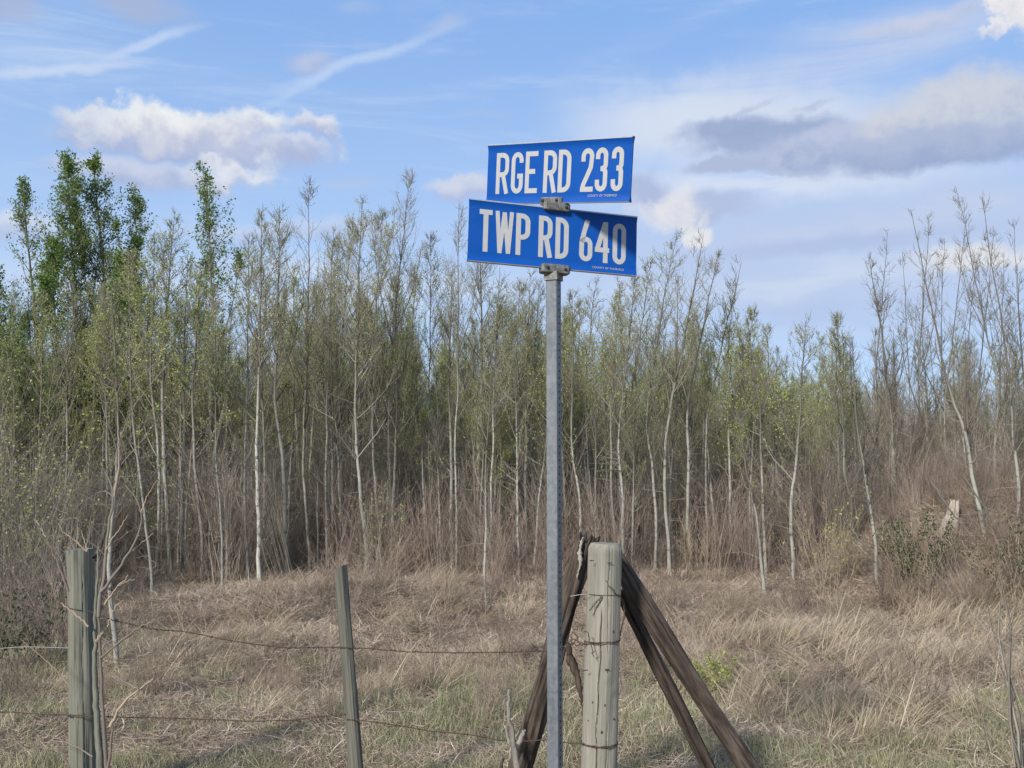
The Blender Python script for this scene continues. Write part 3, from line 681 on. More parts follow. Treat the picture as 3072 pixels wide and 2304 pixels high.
 ([(10, 1500), (0, 1100)], (-20, 800), 17, 14, 'leafy', 'leafy poplar cut by the left edge of the view', dict(fork=3, leafk=.8, barkm='grey_bark')),
 ([(180, 1500), (170, 1150)], (150, 720), 16.5, 15, 'leafy', 'lower dark poplar in front of the tall crowns on the left', dict(fork=4, barkm='grey_bark')),
 ([(330, 1500), (345, 1150)], (360, 760), 17, 13, 'leafy', 'dark poplar filling the gap below the narrow tip', dict(fork=3, leafk=.8, barkm='grey_bark')),
]
for i, (pts, top, D, r, sty, lab, kw) in enumerate(front):
    px_tree(pts, top, D, r * .92, sty, lab, 100 + i, group=GF if sty != 'leafy' else 'leafy poplars at the left', **kw)

# background trees: prototypes shared between many individual copies
protos = []
def proto(sty, H, r0, seed, leafk=1, branchk=1, fork=1, lm=None, barkm='grey_bark'):
    lean = random.uniform(-.06, .06) * H
    TP = [(0, 0, 0), (lean * .2 + random.uniform(-.05, .05), 0, H * .33), (lean * .6, random.uniform(-.1, .1), H * .66), (lean, 0, H)]
    tb, br, lf = grow(np.array(TP, float), r0, sty, seed, leafk, branchk, fork=fork)
    A = tb.mesh('trunk', M[barkm]); B = br.mesh('crown', M['twig']); Cc = lf.mesh('foliage', M[lm or STY[sty]['lm']], smooth=False)
    J = MB()
    for k, mbb in enumerate((tb, br, lf)):
        J.add(np.concatenate(mbb.v), np.concatenate(mbb.q), mi=k, tint=np.concatenate(mbb.tint))
    return (A, B, Cc, J.mesh('sapling', [M[barkm], M['twig'], M[lm or STY[sty]['lm']]], smooth=False), H)
PK = {}
PK['olive'] = [proto('olive', 4.4, .030, 500 + i, leafk=1.1, fork=i % 3, barkm=('aspen_bark', 'grey_bark', 'aspen_bark')[i % 3]) for i in range(5)]
PK['haze'] = [proto('haze', 4.8, .032, 520 + i, leafk=1.1, fork=i % 3, barkm=('aspen_bark', 'grey_bark', 'aspen_bark')[i % 3]) for i in range(5)]
PK['bare'] = [proto('bare', 4.8, .030, 540 + i, fork=1 + i % 3, branchk=1.2, barkm=('aspen_bark', 'grey_bark', 'aspen_bark')[i % 3]) for i in range(4)]
PK['leafy'] = [proto('leafy', 5.2, .05, 560 + i, fork=2, leafk=.8) for i in range(2)]
def copy_thing(kind, k, loc, rz, s, label, cat, group):
    A, B, Cc, J, H = PK[kind][k]
    e = empty('aspen_sapling' if kind != 'leafy' else 'poplar_tree', loc, (random.gauss(0, .03), random.gauss(0, .03), rz)); e.scale = s
    tag(e, label, cat, group)
    link('trunk', A, e); link('crown', B, e); link('foliage', Cc, e)
def skyline(px):
    """typical height in the photo of the dense crown tops (not the lone whips)"""
    xs_ = [-400, 0, 200, 450, 650, 800, 1000, 1230, 1400, 1600, 1800, 2000, 2200, 2400, 2550, 2700, 2900, 3072, 3500]
    ys_ = [820, 860, 840, 880, 860, 840, 800, 790, 850, 900, 910, 900, 990, 960, 1020, 1040, 1000, 1000, 990]
    return np.interp(px, xs_, ys_)
def kind_at(px):
    u = random.random()
    if px < 330: return 'leafy' if u < .12 else ('olive' if u < .8 else 'haze')
    if px < 1150: return 'olive' if u < .62 else ('haze' if u < .95 else 'bare')
    if px < 1900: return 'olive' if u < .45 else ('haze' if u < .93 else 'bare')
    if px < 2560: return 'olive' if u < .72 else 'haze'
    return 'bare' if u < .65 else 'haze'
LB = {'olive': 'slim olive green crowned aspen sapling', 'haze': 'slim sapling with sparse grey green crown', 'bare': 'thin leafless aspen sapling', 'leafy': 'dark green leafy poplar'}
GB = {'olive': 'olive crowned saplings', 'haze': 'sparse crowned saplings', 'bare': 'leafless saplings', 'leafy': 'dark poplars'}
ZN = [(300, 'left of the left fence post'), (560, 'right of the dead sapling'), (700, 'above the long wire span'), (850, 'near the brightest white trunk'), (1000, 'left of the thin picket'),
      (1180, 'right of the thin picket'), (1400, 'midway from picket to signpost'), (1640, 'close left of the signpost'), (1800, 'between signpost and corner post'), (1950, 'behind the corner post'),
      (2200, 'above the brace logs'), (2400, 'by the forked white aspen'), (2650, 'under the low skyline dip'), (2850, 'below the tall bare tops'), (9999, 'by the right edge trunks')]
def zone(px, y):
    z = next(t_ for a_, t_ in ZN if px < a_)
    return (', front rows, ' if y < 16.5 else ', middle rows, ' if y < 18.5 else ', back rows, ') + z
bg_pts = []
tries = 0
while len(bg_pts) < 1150 and tries < 30000:
    tries += 1
    y = math.sqrt(random.uniform(14.6 ** 2, 31 ** 2)); x = random.uniform(-.64, .64) * y
    if any((x - a) ** 2 + (y - b) ** 2 < .11 for a, b in bg_pts[-200:]): continue
    bg_pts.append((x, y))
bg_pts.sort(key=lambda p: p[1])
NIND = 235
fp, fr, fs, fi = [], [], [], []
order = [(k, j) for k in ('olive', 'haze', 'bare', 'leafy') for j in range(len(PK[k]))]
for n, (x, y) in enumerate(bg_pts):
    px = ppx(x, y); kd = kind_at(px) if random.random() < (.90 if px < 2560 else .75) else 'bare'; j = random.randrange(len(PK[kd])); H = PK[kd][j][4]
    ty = skyline(px) + abs(random.gauss(0, 1)) * 240 - 20
    if random.random() < .12: ty -= 110
    zt = 1.65 + (1400 - ty) / F * y; s = max(.55, min(1.6, (zt - gz(x, y)) / H))
    if y > 21: s *= .76
    if n < NIND:
        copy_thing(kd, j, (x, y, gz(x, y) - .03), random.uniform(0, 6.28), (s * .9, s * .9, s), LB[kd] + zone(px, y), 'tree', GB[kd] + zone(px, y))
    else:
        fp.append((x, y, gz(x, y))); fr.append((random.gauss(0, .03), random.gauss(0, .03), random.uniform(0, 6.28))); fs.append(s); fi.append(order.index((kd, j)))
# the rows to either side of the view, so the thicket goes on
for _ in range(160):
    y = random.uniform(13, 30); x = random.choice((-1, 1)) * random.uniform(.66, 1.15) * y
    kd = kind_at(ppx(x, y)); j = random.randrange(len(PK[kd]))
    fp.append((x, y, gz(x, y))); fr.append((0, 0, random.uniform(0, 6.28))); fs.append(random.uniform(.8, 1.15)); fi.append(order.index((kd, j)))
scatter('far_thicket', fp, fr, fs, fi, [PK[k][j][3] for k, j in order], 'mass of thin aspens fading into the depth of the thicket', 'woods')

# ------------------------------------------------------------------ brush under the trees
def shrub(n, h, mat_twig, leafn=0, leafm=None, leafs=.02, seed=1, spread=.35, rr=.0045, tw=6, lean=.0):
    global rng
    rng = np.random.default_rng(seed)
    a = rng.uniform(0, 6.28, n); r = spread * .35 * np.sqrt(rng.random(n)); L = rng.uniform(h[0], h[1], n)
    b0 = np.stack([r * np.cos(a), r * np.sin(a), np.zeros(n)], -1)
    out = rng.uniform(.05, 1, n) * spread
    a2 = a + rng.normal(0, .5, n)
    j = np.linspace(0, 1, 5)
    P = b0[:, None] + np.stack([(out * np.cos(a2) + lean)[:, None] * j ** 1.3, (out * np.sin(a2))[:, None] * j ** 1.3, L[:, None] * j * (1 - .12 * j)], -1)
    P[:, 1:] += rng.normal(0, .022, (n, 4, 3))
    br = MB(); lf = MB()
    tubes(br, P, rr * (1 - j * .7)[None] * rng.uniform(.6, 1.3, (n, 1)), 3, tint=rng.random(n))
    K = n * tw; bi = np.repeat(np.arange(n), tw); q = rng.uniform(.25, 1, K) * 4; q0 = np.minimum(q.astype(int), 3); f = (q - q0)[:, None]
    t0 = P[bi, q0] * (1 - f) + P[bi, q0 + 1] * f
    d = P[bi, q0 + 1] - P[bi, q0]; d /= np.linalg.norm(d, axis=1, keepdims=True); d += rng.normal(0, .55, (K, 3)) + [0, 0, .2]; d /= np.linalg.norm(d, axis=1, keepdims=True)
    tl = rng.uniform(.08, .34, K)[:, None] * (h[1] / 1.5)
    T = np.stack([t0, t0 + d * tl * .5 + rng.normal(0, .008, (K, 3)), t0 + d * tl + [0, 0, .03]], 1)
    tubes(br, T, np.array([[.0024, .0018, .0012]]) * np.ones((K, 1)), 3, tint=rng.random(K))
    if leafn:
        nl = rng.poisson(leafn, K); ti = np.repeat(np.arange(K), nl); u = rng.random(len(ti))[:, None]
        leaves(lf, T[ti, 0] * (1 - u) + T[ti, 2] * u + rng.normal(0, .012, (len(ti), 3)), leafs * rng.uniform(.6, 1.3, len(ti)))
    J = MB(); J.add(np.concatenate(br.v), np.concatenate(br.q), tint=np.concatenate(br.tint))
    mats = [M[mat_twig]]
    if lf.n: J.add(np.concatenate(lf.v), np.concatenate(lf.q), mi=1, tint=np.concatenate(lf.tint)); mats.append(M[leafm])
    return br, lf, J.mesh('brush', mats, smooth=False), mat_twig, leafm
BR = [shrub(20, (.9, 1.7), 'red_twig', .7, 'leaf_dry', .022, 601, .5), shrub(22, (1.0, 1.9), 'red_twig', .5, 'leaf_dry', .02, 602, .6),
      shrub(18, (1.2, 2.3), 'twig', .7, 'leaf_grey', .024, 603, .6), shrub(20, (1.2, 2.2), 'twig', .5, 'leaf_grey', .022, 604, .5),
      shrub(18, (.5, 1.1), 'tan_twig', .8, 'leaf_dry', .022, 605, .4), shrub(20, (.4, .9), 'red_twig', .8, 'leaf_dry', .02, 606, .4),
      shrub(18, (1.2, 2.4), 'twig', 2.6, 'leaf_olive', .030, 607, .7), shrub(16, (.9, 1.8), 'twig', 4, 'leaf_yellow', .03, 608, .6),
      shrub(16, (.5, 1.1), 'twig', 5, 'leaf_olive', .03, 609, .45)]
def brush():
    P, Ro, S_, I = [], [], [], []
    def put(x, y, s, i): P.append((x, y, gz(x, y) - .02)); Ro.append((random.gauss(0, .2), random.gauss(0, .2), random.uniform(0, 6.28))); S_.append(s); I.append(i)
    for _ in range(2900):
        y = math.sqrt(random.uniform(13.2 ** 2, 30 ** 2)); x = random.uniform(-.75, .75) * y; px = ppx(x, y)
        f = fld(x, y, .35, 21.0)
        if y < 15.5: i = random.choice((0, 1, 5, 4)) if f > -.05 else random.choice((0, 2, 3, 1))
        elif f > .12: i = random.choice((0, 1, 0, 2))
        else: i = random.choice((2, 3, 2, 3, 6 if px < 1200 or 2000 < px < 2600 else 3))
        put(x, y, random.uniform(.7, 1.1) * (1.0 if y < 16.5 else 1.25 if y < 21 else 1.6), i)
    # lower fringe running out into the grass
    for _ in range(330):
        y = math.sqrt(random.uniform(10.3 ** 2, 13.6 ** 2)); x = random.uniform(-.75, .75) * y
        if fld(x, y, .5, 31.0) < -.1: continue
        put(x, y, random.uniform(.35, .7), random.choice((4, 5, 0, 4, 5)))
    # dark brush crowding in on the left and the overgrown bank on the right
    for _ in range(120):
        y = random.uniform(9.3, 14); x = random.uniform(-.64, -.40) * y
        put(x, y, random.uniform(.45, .8), random.choice((0, 3, 5, 4, 3, 2)))
    for _ in range(260):
        y = random.uniform(10.6, 14.5); x = random.uniform(.36, .62) * y
        put(x, y, random.uniform(.28, .6), random.choice((4, 0, 4, 5, 4, 0)))
    for _ in range(45):
        y = random.uniform(11, 14); x = random.uniform(-.70, -.47) * y
        put(x, y, random.uniform(.85, 1.35), random.choice((7, 6, 7)))
    for _ in range(420):
        y = random.uniform(6.6, 12); x = random.uniform(-.62, .62) * y
        if fld(x, y, .6, 41.0) < -.12: continue
        put(x, y, random.uniform(.16, .42), random.choice((4, 5, 4, 0)))
    scatter('underbrush', P, Ro, S_, I, [b_[2] for b_ in BR], 'tangle of red brown and grey twigs filling the foot of the thicket', 'underbrush')
brush()
def shrub_thing(px, py, D, n, h, tw_m, leafn, leafm, leafs, seed, label, spread=.35, name='shrub', cat='shrub', rr=.0045, tw=6, lean=0):
    br, lf, J, a_, b_ = shrub(n, h, tw_m, leafn, leafm, leafs, seed, spread, rr, tw, lean)
    x = at(px, py, D)[0]
    e = empty(name, (x, D, gz(x, D) - .02)); tag(e, label, cat)
    link('stems', br.mesh('stems', M[tw_m]), e)
    if lf.n: link('leaves', lf.mesh('leaves', M[leafm], smooth=False), e)
shrub_thing(50, 1900, 8.2, 22, (.4, .8), 'twig', 5, 'leaf_deep_green', .026, 701, 'small yellow green bush at the left edge below the red brush', .4)
shrub_thing(150, 1850, 8.8, 46, (.4, .95), 'red_twig', 1.5, 'leaf_dry', .02, 702, 'rusty red brush clump left of the fence post', .45)
shrub_thing(60, 1500, 11, 30, (1.6, 2.5), 'twig', 5, 'leaf_yellow', .034, 703, 'tall bush with pale yellow spring leaves at the left edge', .8)
shrub_thing(2740, 1640, 11.2, 30, (.6, 1.0), 'tan_twig', 12, 'leaf_deep_green', .026, 704, 'dark green bush in the hollow of the bank on the right', .5)
shrub_thing(3040, 1640, 10.8, 22, (.5, .95), 'tan_twig', 8, 'leaf_deep_green', .026, 705, 'green bush under the thick trunk at the right edge', .5)
shrub_thing(2125, 1990, 7.6, 14, (.2, .36), 'twig', 9, 'leaf_olive', .022, 706, 'little olive weed tuft above the dark brace log', .2)
shrub_thing(1135, 1640, 13.0, 16, (.9, 1.5), 'twig', 3, 'leaf_grey', .03, 707, 'pale grey green willow bush at the edge of the trees left of centre', .4)
shrub_thing(2480, 1640, 12.0, 22, (.7, 1.3), 'tan_twig', 3, 'leaf_olive', .028, 708, 'olive brown bush beside the forked white aspen', .5)
shrub_thing(2780, 2080, 6.6, 5, (.45, .72), 'red_twig', .4, 'leaf_dry', .014, 709, 'dark dead weed stalks standing in the grass on the right', .12, 'weed_stalks', 'weed', .003, 5)
shrub_thing(1300, 1990, 8.6, 6, (.5, .75), 'red_twig', .4, 'leaf_dry', .014, 710, 'dark leafless weed in the grass left of the signpost', .16, 'weed_stalks', 'weed', .003, 6)
shrub_thing(735, 2110, 6.9, 3, (.4, .8), 'red_twig', .3, 'leaf_dry', .014, 711, 'two dark stalks near the lower wire beside the thin fence post', .10, 'weed_stalks', 'weed', .0028, 4)
shrub_thing(3065, 2300, 5.6, 4, (.8, 1.25), 'twig', .6, 'leaf_dry', .016, 712, 'grey sapling stems cut by the right edge at the bottom', .10, 'sapling_stems', 'sapling', .011, 8, -.05)
shrub_thing(2990, 2300, 5.8, 2, (.75, .95), 'red_twig', .3, 'leaf_dry', .014, 713, 'single dark thorny stem at the bottom right', .12, 'weed_stalks', 'weed', .004, 7, -.12)
shrub_thing(2440, 1760, 11.2, 9, (.5, .95), 'tan_twig', .6, 'leaf_dry', .014, 714, 'pale upright stalks between the zigzag sapling and the leaning grey one', .35, 'weed_stalks', 'weed', .004, 5)

# ------------------------------------------------------------------ fence timber
def log_mesh(P0, P1, r0, r1, matn, seed, rough=.004, groove=.0, bend=.0, top='flat', cracks=(), sides=72, rings=90, knot=0, ends=True):
    """round timber from P0 (low) to P1 (high) with real ridges, checks and a cut end; local Z runs along it"""
    rs = np.random.default_rng(seed)
    P0 = np.asarray(P0, float); P1 = np.asarray(P1, float); L = float(np.linalg.norm(P1 - P0))
    th = np.linspace(0, 2 * math.pi, sides, endpoint=False); zz = np.linspace(0, L, rings)
    ph = rs.uniform(0, 50)
    V = np.zeros((rings, sides, 3))
    bx, by = rs.uniform(-1, 1, 2) * bend
    kn = [(rs.uniform(.1, .9) * L, rs.uniform(0, 6.28), rs.uniform(.012, .022)) for _ in range(knot)]
    for i, z in enumerate(zz):
        s = z / L; r = r0 + (r1 - r0) * s
        if top == 'chamfer' and z > L - .020: r -= (z - (L - .020)) * .60
        for j, a in enumerate(th):
            ca, sa = math.cos(a), math.sin(a)
            d = rough * mnoise.noise(Vector((ca * 2.2 + ph, sa * 2.2, z * 2.2))) * 1.6
            d += rough * .55 * mnoise.noise(Vector((ca * 14, sa * 14 + ph, z * 1.5)))
            if groove: d -= groove * max(0, mnoise.noise(Vector((ca * 3.0 + ph, sa * 3.0, z * .8))) - .18) * 3
            for (zk, ak, rk) in kn:
                da = (a - ak + math.pi) % (2 * math.pi) - math.pi
                q = ((z - zk) / rk) ** 2 + (da * r / rk) ** 2
                if q < 4: d += .004 * math.exp(-q)
            for (ac, z0, z1, wd, dp) in cracks:
                aa = ac + .05 * math.sin(z * 9 + ac * 3) + .03 * math.sin(z * 31)
                da = abs((a - aa + math.pi) % (2 * math.pi) - math.pi)
                if z0 < z < z1 and da < wd:
                    d -= dp * (1 - da / wd) * min(1, (z - z0) / .05, (z1 - z) / .05)
            rr = r + d
            V[i, j] = (rr * ca + bx * math.sin(s * math.pi), rr * sa + by * math.sin(s * math.pi), z)
    if top == 'ragged':
        for j, a in enumerate(th):
            V[-4:, j, 2] += (.05 * mnoise.noise(Vector((math.cos(a) * 2.5, math.sin(a) * 2.5, ph))) + .03 * rs.random()) * np.linspace(.2, 1, 4)
    if top == 'slant': V[-3:, :, 2] += (V[-3:, :, 0] * .55) * np.array([.33, .66, 1])[:, None]
    mb = MB()
    i = (np.arange(rings - 1)[:, None] * sides + np.arange(sides)[None]).ravel()
    j2 = (np.arange(rings - 1)[:, None] * sides + (np.arange(sides)[None] + 1) % sides).ravel()
    mb.add(V.reshape(-1, 3), np.stack([i, j2, j2 + sides, i + sides], -1))
    if ends:
        for ringi, inv in ((rings - 1, False), (0, True)):
            ring = V[ringi]; c = ring.mean(0)
            if not inv: c = c - np.array([0, 0, .02 if top == 'ragged' else 0.0])
            VV = np.concatenate([ring, (ring + c) / 2, [c]])
            k = np.arange(sides); k2 = (k + 1) % sides
            Q = np.stack([k, k2, k2 + sides, k + sides], -1); T = np.stack([k + sides, k2 + sides, np.full(sides, 2 * sides)], -1)
            if inv: Q = Q[:, ::-1]; T = T[:, ::-1]
            mb.add(VV, Q, T)
    me = mb.mesh('timber', M[matn])
    return me, P0, P1
def place_axis(o, P0, P1, roll=0):
    d = Vector(P1) - Vector(P0)
    o.location = Vector(P0); o.rotation_euler = (d.to_track_quat('Z', 'X').to_matrix() @ Matrix.Rotation(roll, 3, 'Z')).to_euler()
def timber_thing(name, label, cat, P0, P1, r0, r1, matn, seed, group=None, **k):
    me, a, b_ = log_mesh(P0, P1, r0, r1, matn, seed, **k)
    o = link(name, me); place_axis(o, P0, P1); tag(o, label, cat, group); return o
def down(px0, py0, D0, px1, py1, D1, zend=-.25):
    a = at(px0, py0, D0); b_ = at(px1, py1, D1); t_ = (zend - a[2]) / (b_[2] - a[2]); return a, a + (b_ - a) * t_
def uvsmooth(o):
    for p in o.data.polygons: p.use_smooth = True
# corner post, fence posts
ct, cb = down(1816, 1630, 4.6, 1796, 2304, 4.6)
def yaw_angle(P0, P1):      # local angle that faces the camera
    q = (Vector(P1) - Vector(P0)).to_track_quat('Z', 'X').to_matrix(); c_ = q.inverted() @ Vector((-.1, -1, 0)); return math.atan2(c_.y, c_.x)
ya = yaw_angle(cb, ct); Lc = np.linalg.norm(ct - cb)
cp = empty('corner_post', tuple(cb)); tag(cp, 'thick pale green grey round timber post with wires wrapped round it, right of the signpost', 'fence post')
me, _, _ = log_mesh(cb, ct, .078, .074, 'pale_timber', 11, rough=.0036, top='chamfer', cracks=[(ya - .12, Lc - 1.10, Lc - .27, .045, .014), (ya + .32, Lc - .5, Lc - .0, .03, .006), (ya - .62, Lc - .35, Lc - .02, .03, .006), (ya + .5, .1, Lc - .75, .03, .007)], sides=150, rings=120, knot=9)
me.set_sharp_from_angle(angle=R(32)); post_body = link('post_body', me, cp); place_axis(post_body, (0, 0, 0), ct - cb)
lt, lb = down(241, 1647, 5.2, 249, 2304, 5.2)
ya2 = yaw_angle(lb, lt); Ll = np.linalg.norm(lt - lb)
lp = empty('fence_post', tuple(lb)); tag(lp, 'weathered grey green round fence post behind the dead sapling at the left', 'fence post')
me, _, _ = log_mesh(lb, lt, .066, .062, 'grey_timber', 12, rough=.006, cracks=[(ya2 - .7, Ll - .35, Ll, .05, .012), (ya2 - .55, Ll - .8, Ll - .02, .03, .006), (ya2 + .15, 0, Ll - .4, .04, .008), (ya2 + .6, .2, Ll - .1, .03, .007)], sides=110, rings=110, knot=6)
o = link('post_body', me, lp); place_axis(o, (0, 0, 0), lt - lb)
mt, mb_ = down(1022, 1706, 5.0, 1068, 2304, 4.95)
timber_thing('fence_post', 'thin dark grey leaning fence picket between the left post and the signpost', 'fence post', mb_, mt, .036, .0315, 'brown_timber', 13, rough=.004, top='slant', cracks=[(yaw_angle(mb_, mt) + .4, .2, 1.2, .10, .006)], sides=60, rings=90, knot=5)
# braces
a, b_ = down(1757, 1622, 4.86, 1572, 2270, 4.86, -.1)
timber_thing('brace_log', 'rotten dark brown log leaning behind the signpost with peeling white bark at its top', 'log', b_, a, .047, .046, 'dark_log', 21, rough=.014, groove=.014, bend=.018, top='ragged', cracks=[(yaw_angle(b_, a) - .5, .2, 1.0, .16, .016)], knot=5)
a, b_ = down(1838, 1662, 4.80, 2190, 2214, 4.80, -.15)
timber_thing('brace_log', 'upper dark weathered brace log sloping down right from the corner post', 'log', b_, a, .041, .038, 'dark_log', 22, rough=.010, groove=.010, bend=.014, cracks=[(yaw_angle(b_, a) + .7, .1, 1.5, .13, .016), (yaw_angle(b_, a) - .2, .5, 1.1, .08, .008)], knot=4)
a, b_ = down(1862, 1770, 4.90, 2090, 2240, 4.90, -.1)
timber_thing('brace_log', 'lower steeper dark brace log sloping right from the corner post', 'log', b_, a, .031, .029, 'dark_log', 23, rough=.009, groove=.009, bend=.010, cracks=[(yaw_angle(b_, a) - .1, .1, 1.3, .22, .016)], knot=3)
# peeling birch bark at the top of the left brace: a curled strip
def strip(name, label, pts, D, wd, matn, cat=None, parent=None, seed=1, thick=.006, rag=.3):
    rs = np.random.default_rng(seed); P = polyline([at(x, y, D) for x, y in pts], 22); n = len(P); mb = MB()
    wv = np.interp(np.linspace(0, 1, n), np.linspace(0, 1, len(wd)), wd) * (1 + rag * rs.uniform(-1, 1, n))
    prof = [(-1, 0), (-.5, -.35), (0, -.5), (.5, -.35), (1, 0), (.5, .15), (0, .1), (-.5, .15)]
    V = []
    for p, w_ in zip(P, wv):
        j = rs.normal(0, .0015)
        for u, v in prof: V.append(p + np.array([u * w_ / 2 + j, v * (w_ * .5) + (thick if v > 0 else -thick), rs.normal(0, .002)]))
    k = len(prof); i = (np.arange(n - 1)[:, None] * k + np.arange(k)[None]).ravel(); j2 = (np.arange(n - 1)[:, None] * k + (np.arange(k)[None] + 1) % k).ravel()
    mb.add(np.array(V), np.stack([i, j2, j2 + k, i + k], -1))
    o = link(name, mb.mesh(name, M[matn]), parent)
    if label: tag(o, label, cat)
    return o
strip('bark_strip', 'curl of white birch bark peeling from the top of the rotten brace log', [(1748, 1612), (1738, 1650), (1742, 1690), (1730, 1735)], 4.80, [.006, .020, .014, .004], 'aspen_bark', 'bark', seed=31, rag=.5)
strip('bark_strip', 'dark shaggy bark strip hanging below the rusty wire tangle', [(1702, 1930), (1712, 1975), (1732, 2030), (1744, 2090), (1748, 2150)], 4.74, [.030, .034, .030, .016, .006], 'dark_log', 'bark', seed=32, rag=.45)
# dead stump at the foot of the left brace
st = empty('dead_stump', tuple(at(1545, 2304, 4.70))); tag(st, 'bleached broken dead stump standing at the foot of the rotten brace log', 'stump')
def branch_part(name, pts, D, r0, r1, matn, parent, n=26, seed=3, sides=9, jit=.0018):
    rs = np.random.default_rng(seed); P = polyline([at(x, y, D if not isinstance(D, (list, tuple)) else d_) for (x, y), d_ in zip(pts, D if isinstance(D, (list, tuple)) else [D] * len(pts))], n)
    P[1:-1] += rs.normal(0, jit, (n - 2, 3)); base = np.array(parent.location) if parent is not None else 0
    rad = np.linspace(r0, r1, n) * (1 + rs.normal(0, .06, n)); mb = MB(); tubes(mb, P - base, rad, sides)
    return link(name, mb.mesh(name, M[matn], True), parent)
branch_part('stem', [(1552, 2420), (1550, 2304), (1538, 2200), (1524, 2140), (1527, 2068)], 4.70, .021, .006, 'bleached_wood', st, seed=41, jit=.003)
branch_part('snag', [(1556, 2230), (1566, 2210), (1573, 2190)], 4.70, .013, .008, 'bleached_wood', st, n=10, seed=42)
branch_part('snag', [(1535, 2240), (1523, 2215), (1518, 2180)], 4.70, .010, .004, 'bleached_wood', st, n=10, seed=43)
branch_part('snag', [(1520, 2420), (1500, 2304), (1511, 2275)], 4.68, .022, .005, 'dark_log', st, n=10, seed=44)

c_ = at(2842, 1500, 12.3); g_ = gz(c_[0], 12.3)
timber_thing('tree_stump', 'pale broken tree stump on top of the brushy bank at the right', 'stump', (c_[0] - .03, 12.3, g_ - .1), (c_[0] + .08, 12.3, c_[2] - .02), .12, .05, 'bleached_stump', 55, rough=.03, groove=.02, top='ragged', sides=40, rings=30)
for i_, (pts_, lab_) in enumerate([([(2790, 1440), (2850, 1530), (2905, 1600), (2975, 1690)], 'thin fallen pole leaning down right across the brushy bank'),
                                   ([(2535, 1555), (2590, 1640), (2640, 1700), (2660, 1740)], 'thin grey stick leaning against the sapling with the dark foot'),
                                   ([(2890, 1430), (2960, 1530), (3010, 1620), (3060, 1690)], 'dead limb slanting from the large leaning trunk to the right edge')]):
    e_ = empty('fallen_branch', tuple(at(*pts_[0], 11.6))); tag(e_, lab_, 'branch')
    branch_part('limb', pts_, 11.6, .012, .005, 'grey_timber', e_, 20, 140 + i_, 6, .004)
# ------------------------------------------------------------------ dead sapling at the left post
sp = empty('dead_sapling', tuple(at(300, 2400, 5.03))); tag(sp, 'leafless thorny dead sapling growing against the right side of the left fence post', 'sapling')
branch_part('trunk', [(306, 2420), (301, 2304), (284, 2045), (286, 1837), (292, 1740), (296, 1640)], 5.03, .021, .004, 'grey_timber', sp, 40, 51)
br_list = [
 ([(314, 2420), (318, 2304), (310, 2160), (302, 2000), (296, 1850)], .010, .005, 'twig'),
 ([(296, 1850), (306, 1760), (318, 1650), (330, 1560), (344, 1490), (338, 1450), (316, 1415)], .009, .003, 'twig'),
 ([(344, 1490), (356, 1420), (357, 1340), (352, 1235)], .006, .002, 'red_twig'),
 ([(300, 1778), (340, 1730), (380, 1668), (408, 1630), (424, 1575), (424, 1520), (410, 1490), (376, 1455)], .008, .002, 'twig'),
 ([(294, 1842), (330, 1790), (352, 1760), (378, 1740), (384, 1725)], .0055, .002, 'tan_twig'),
 ([(352, 1760), (372, 1748), (405, 1738)], .003, .0015, 'tan_twig'),
 ([(300, 1975), (360, 1925), (420, 1880), (460, 1862), (495, 1820)], .0055, .002, 'twig'),
 ([(420, 1880), (450, 1868), (492, 1846)], .003, .0015, 'twig'),
 ([(288, 1925), (310, 1895)], .009, .006, 'tan_twig'),
 ([(380, 1668), (425, 1628), (462, 1600)], .004, .0015, 'tan_twig'),
 ([(318, 1650), (355, 1590), (385, 1545)], .004, .0015, 'tan_twig'),
 ([(205, 1775), (185, 1715), (160, 1660), (137, 1610)], .006, .002, 'red_twig'),
 ([(137, 1610), (120, 1580), (100, 1555)], .003, .001, 'tan_twig'),
 ([(262, 1655), (225, 1620), (190, 1598), (172, 1570)], .004, .0015, 'tan_twig'),
 ([(262, 1650), (250, 1615), (242, 1590)], .003, .001, 'tan_twig'),
 ([(265, 1880), (235, 1850), (215, 1833), (182, 1808)], .005, .002, 'tan_twig'),
 ([(330, 2180), (350, 2140), (385, 2090), (415, 2070), (460, 2036)], .007, .0025, 'tan_twig'),
 ([(415, 2070), (370, 2040), (330, 2025)], .004, .0015, 'red_twig'),
 ([(320, 2330), (330, 2260), (338, 2185)], .007, .004, 'red_twig'),
 ([(210, 2060), (150, 1990), (100, 1950), (62, 1918)], .003, .001, 'tan_twig'),
 ([(215, 2320), (195, 2275), (178, 2250)], .004, .002, 'red_twig'),
 ([(278, 2270), (225, 2240), (160, 2210), (110, 2190)], .004, .0015, 'red_twig'),
 ([(322, 1880), (345, 1820), (370, 1800)], .003, .001, 'tan_twig'),
 ([(424, 1540), (440, 1490), (470, 1440)], .003, .001, 'tan_twig'),
 ([(344, 1490), (310, 1470), (290, 1480)], .003, .001, 'red_twig'),
]
for i, (pts, r0, r1, mm) in enumerate(br_list): branch_part('branch', pts, 5.02 - .01 * (i % 4), r0 * 1.15, r1 * 1.15, mm, sp, 16, 60 + i, 6, .0025)

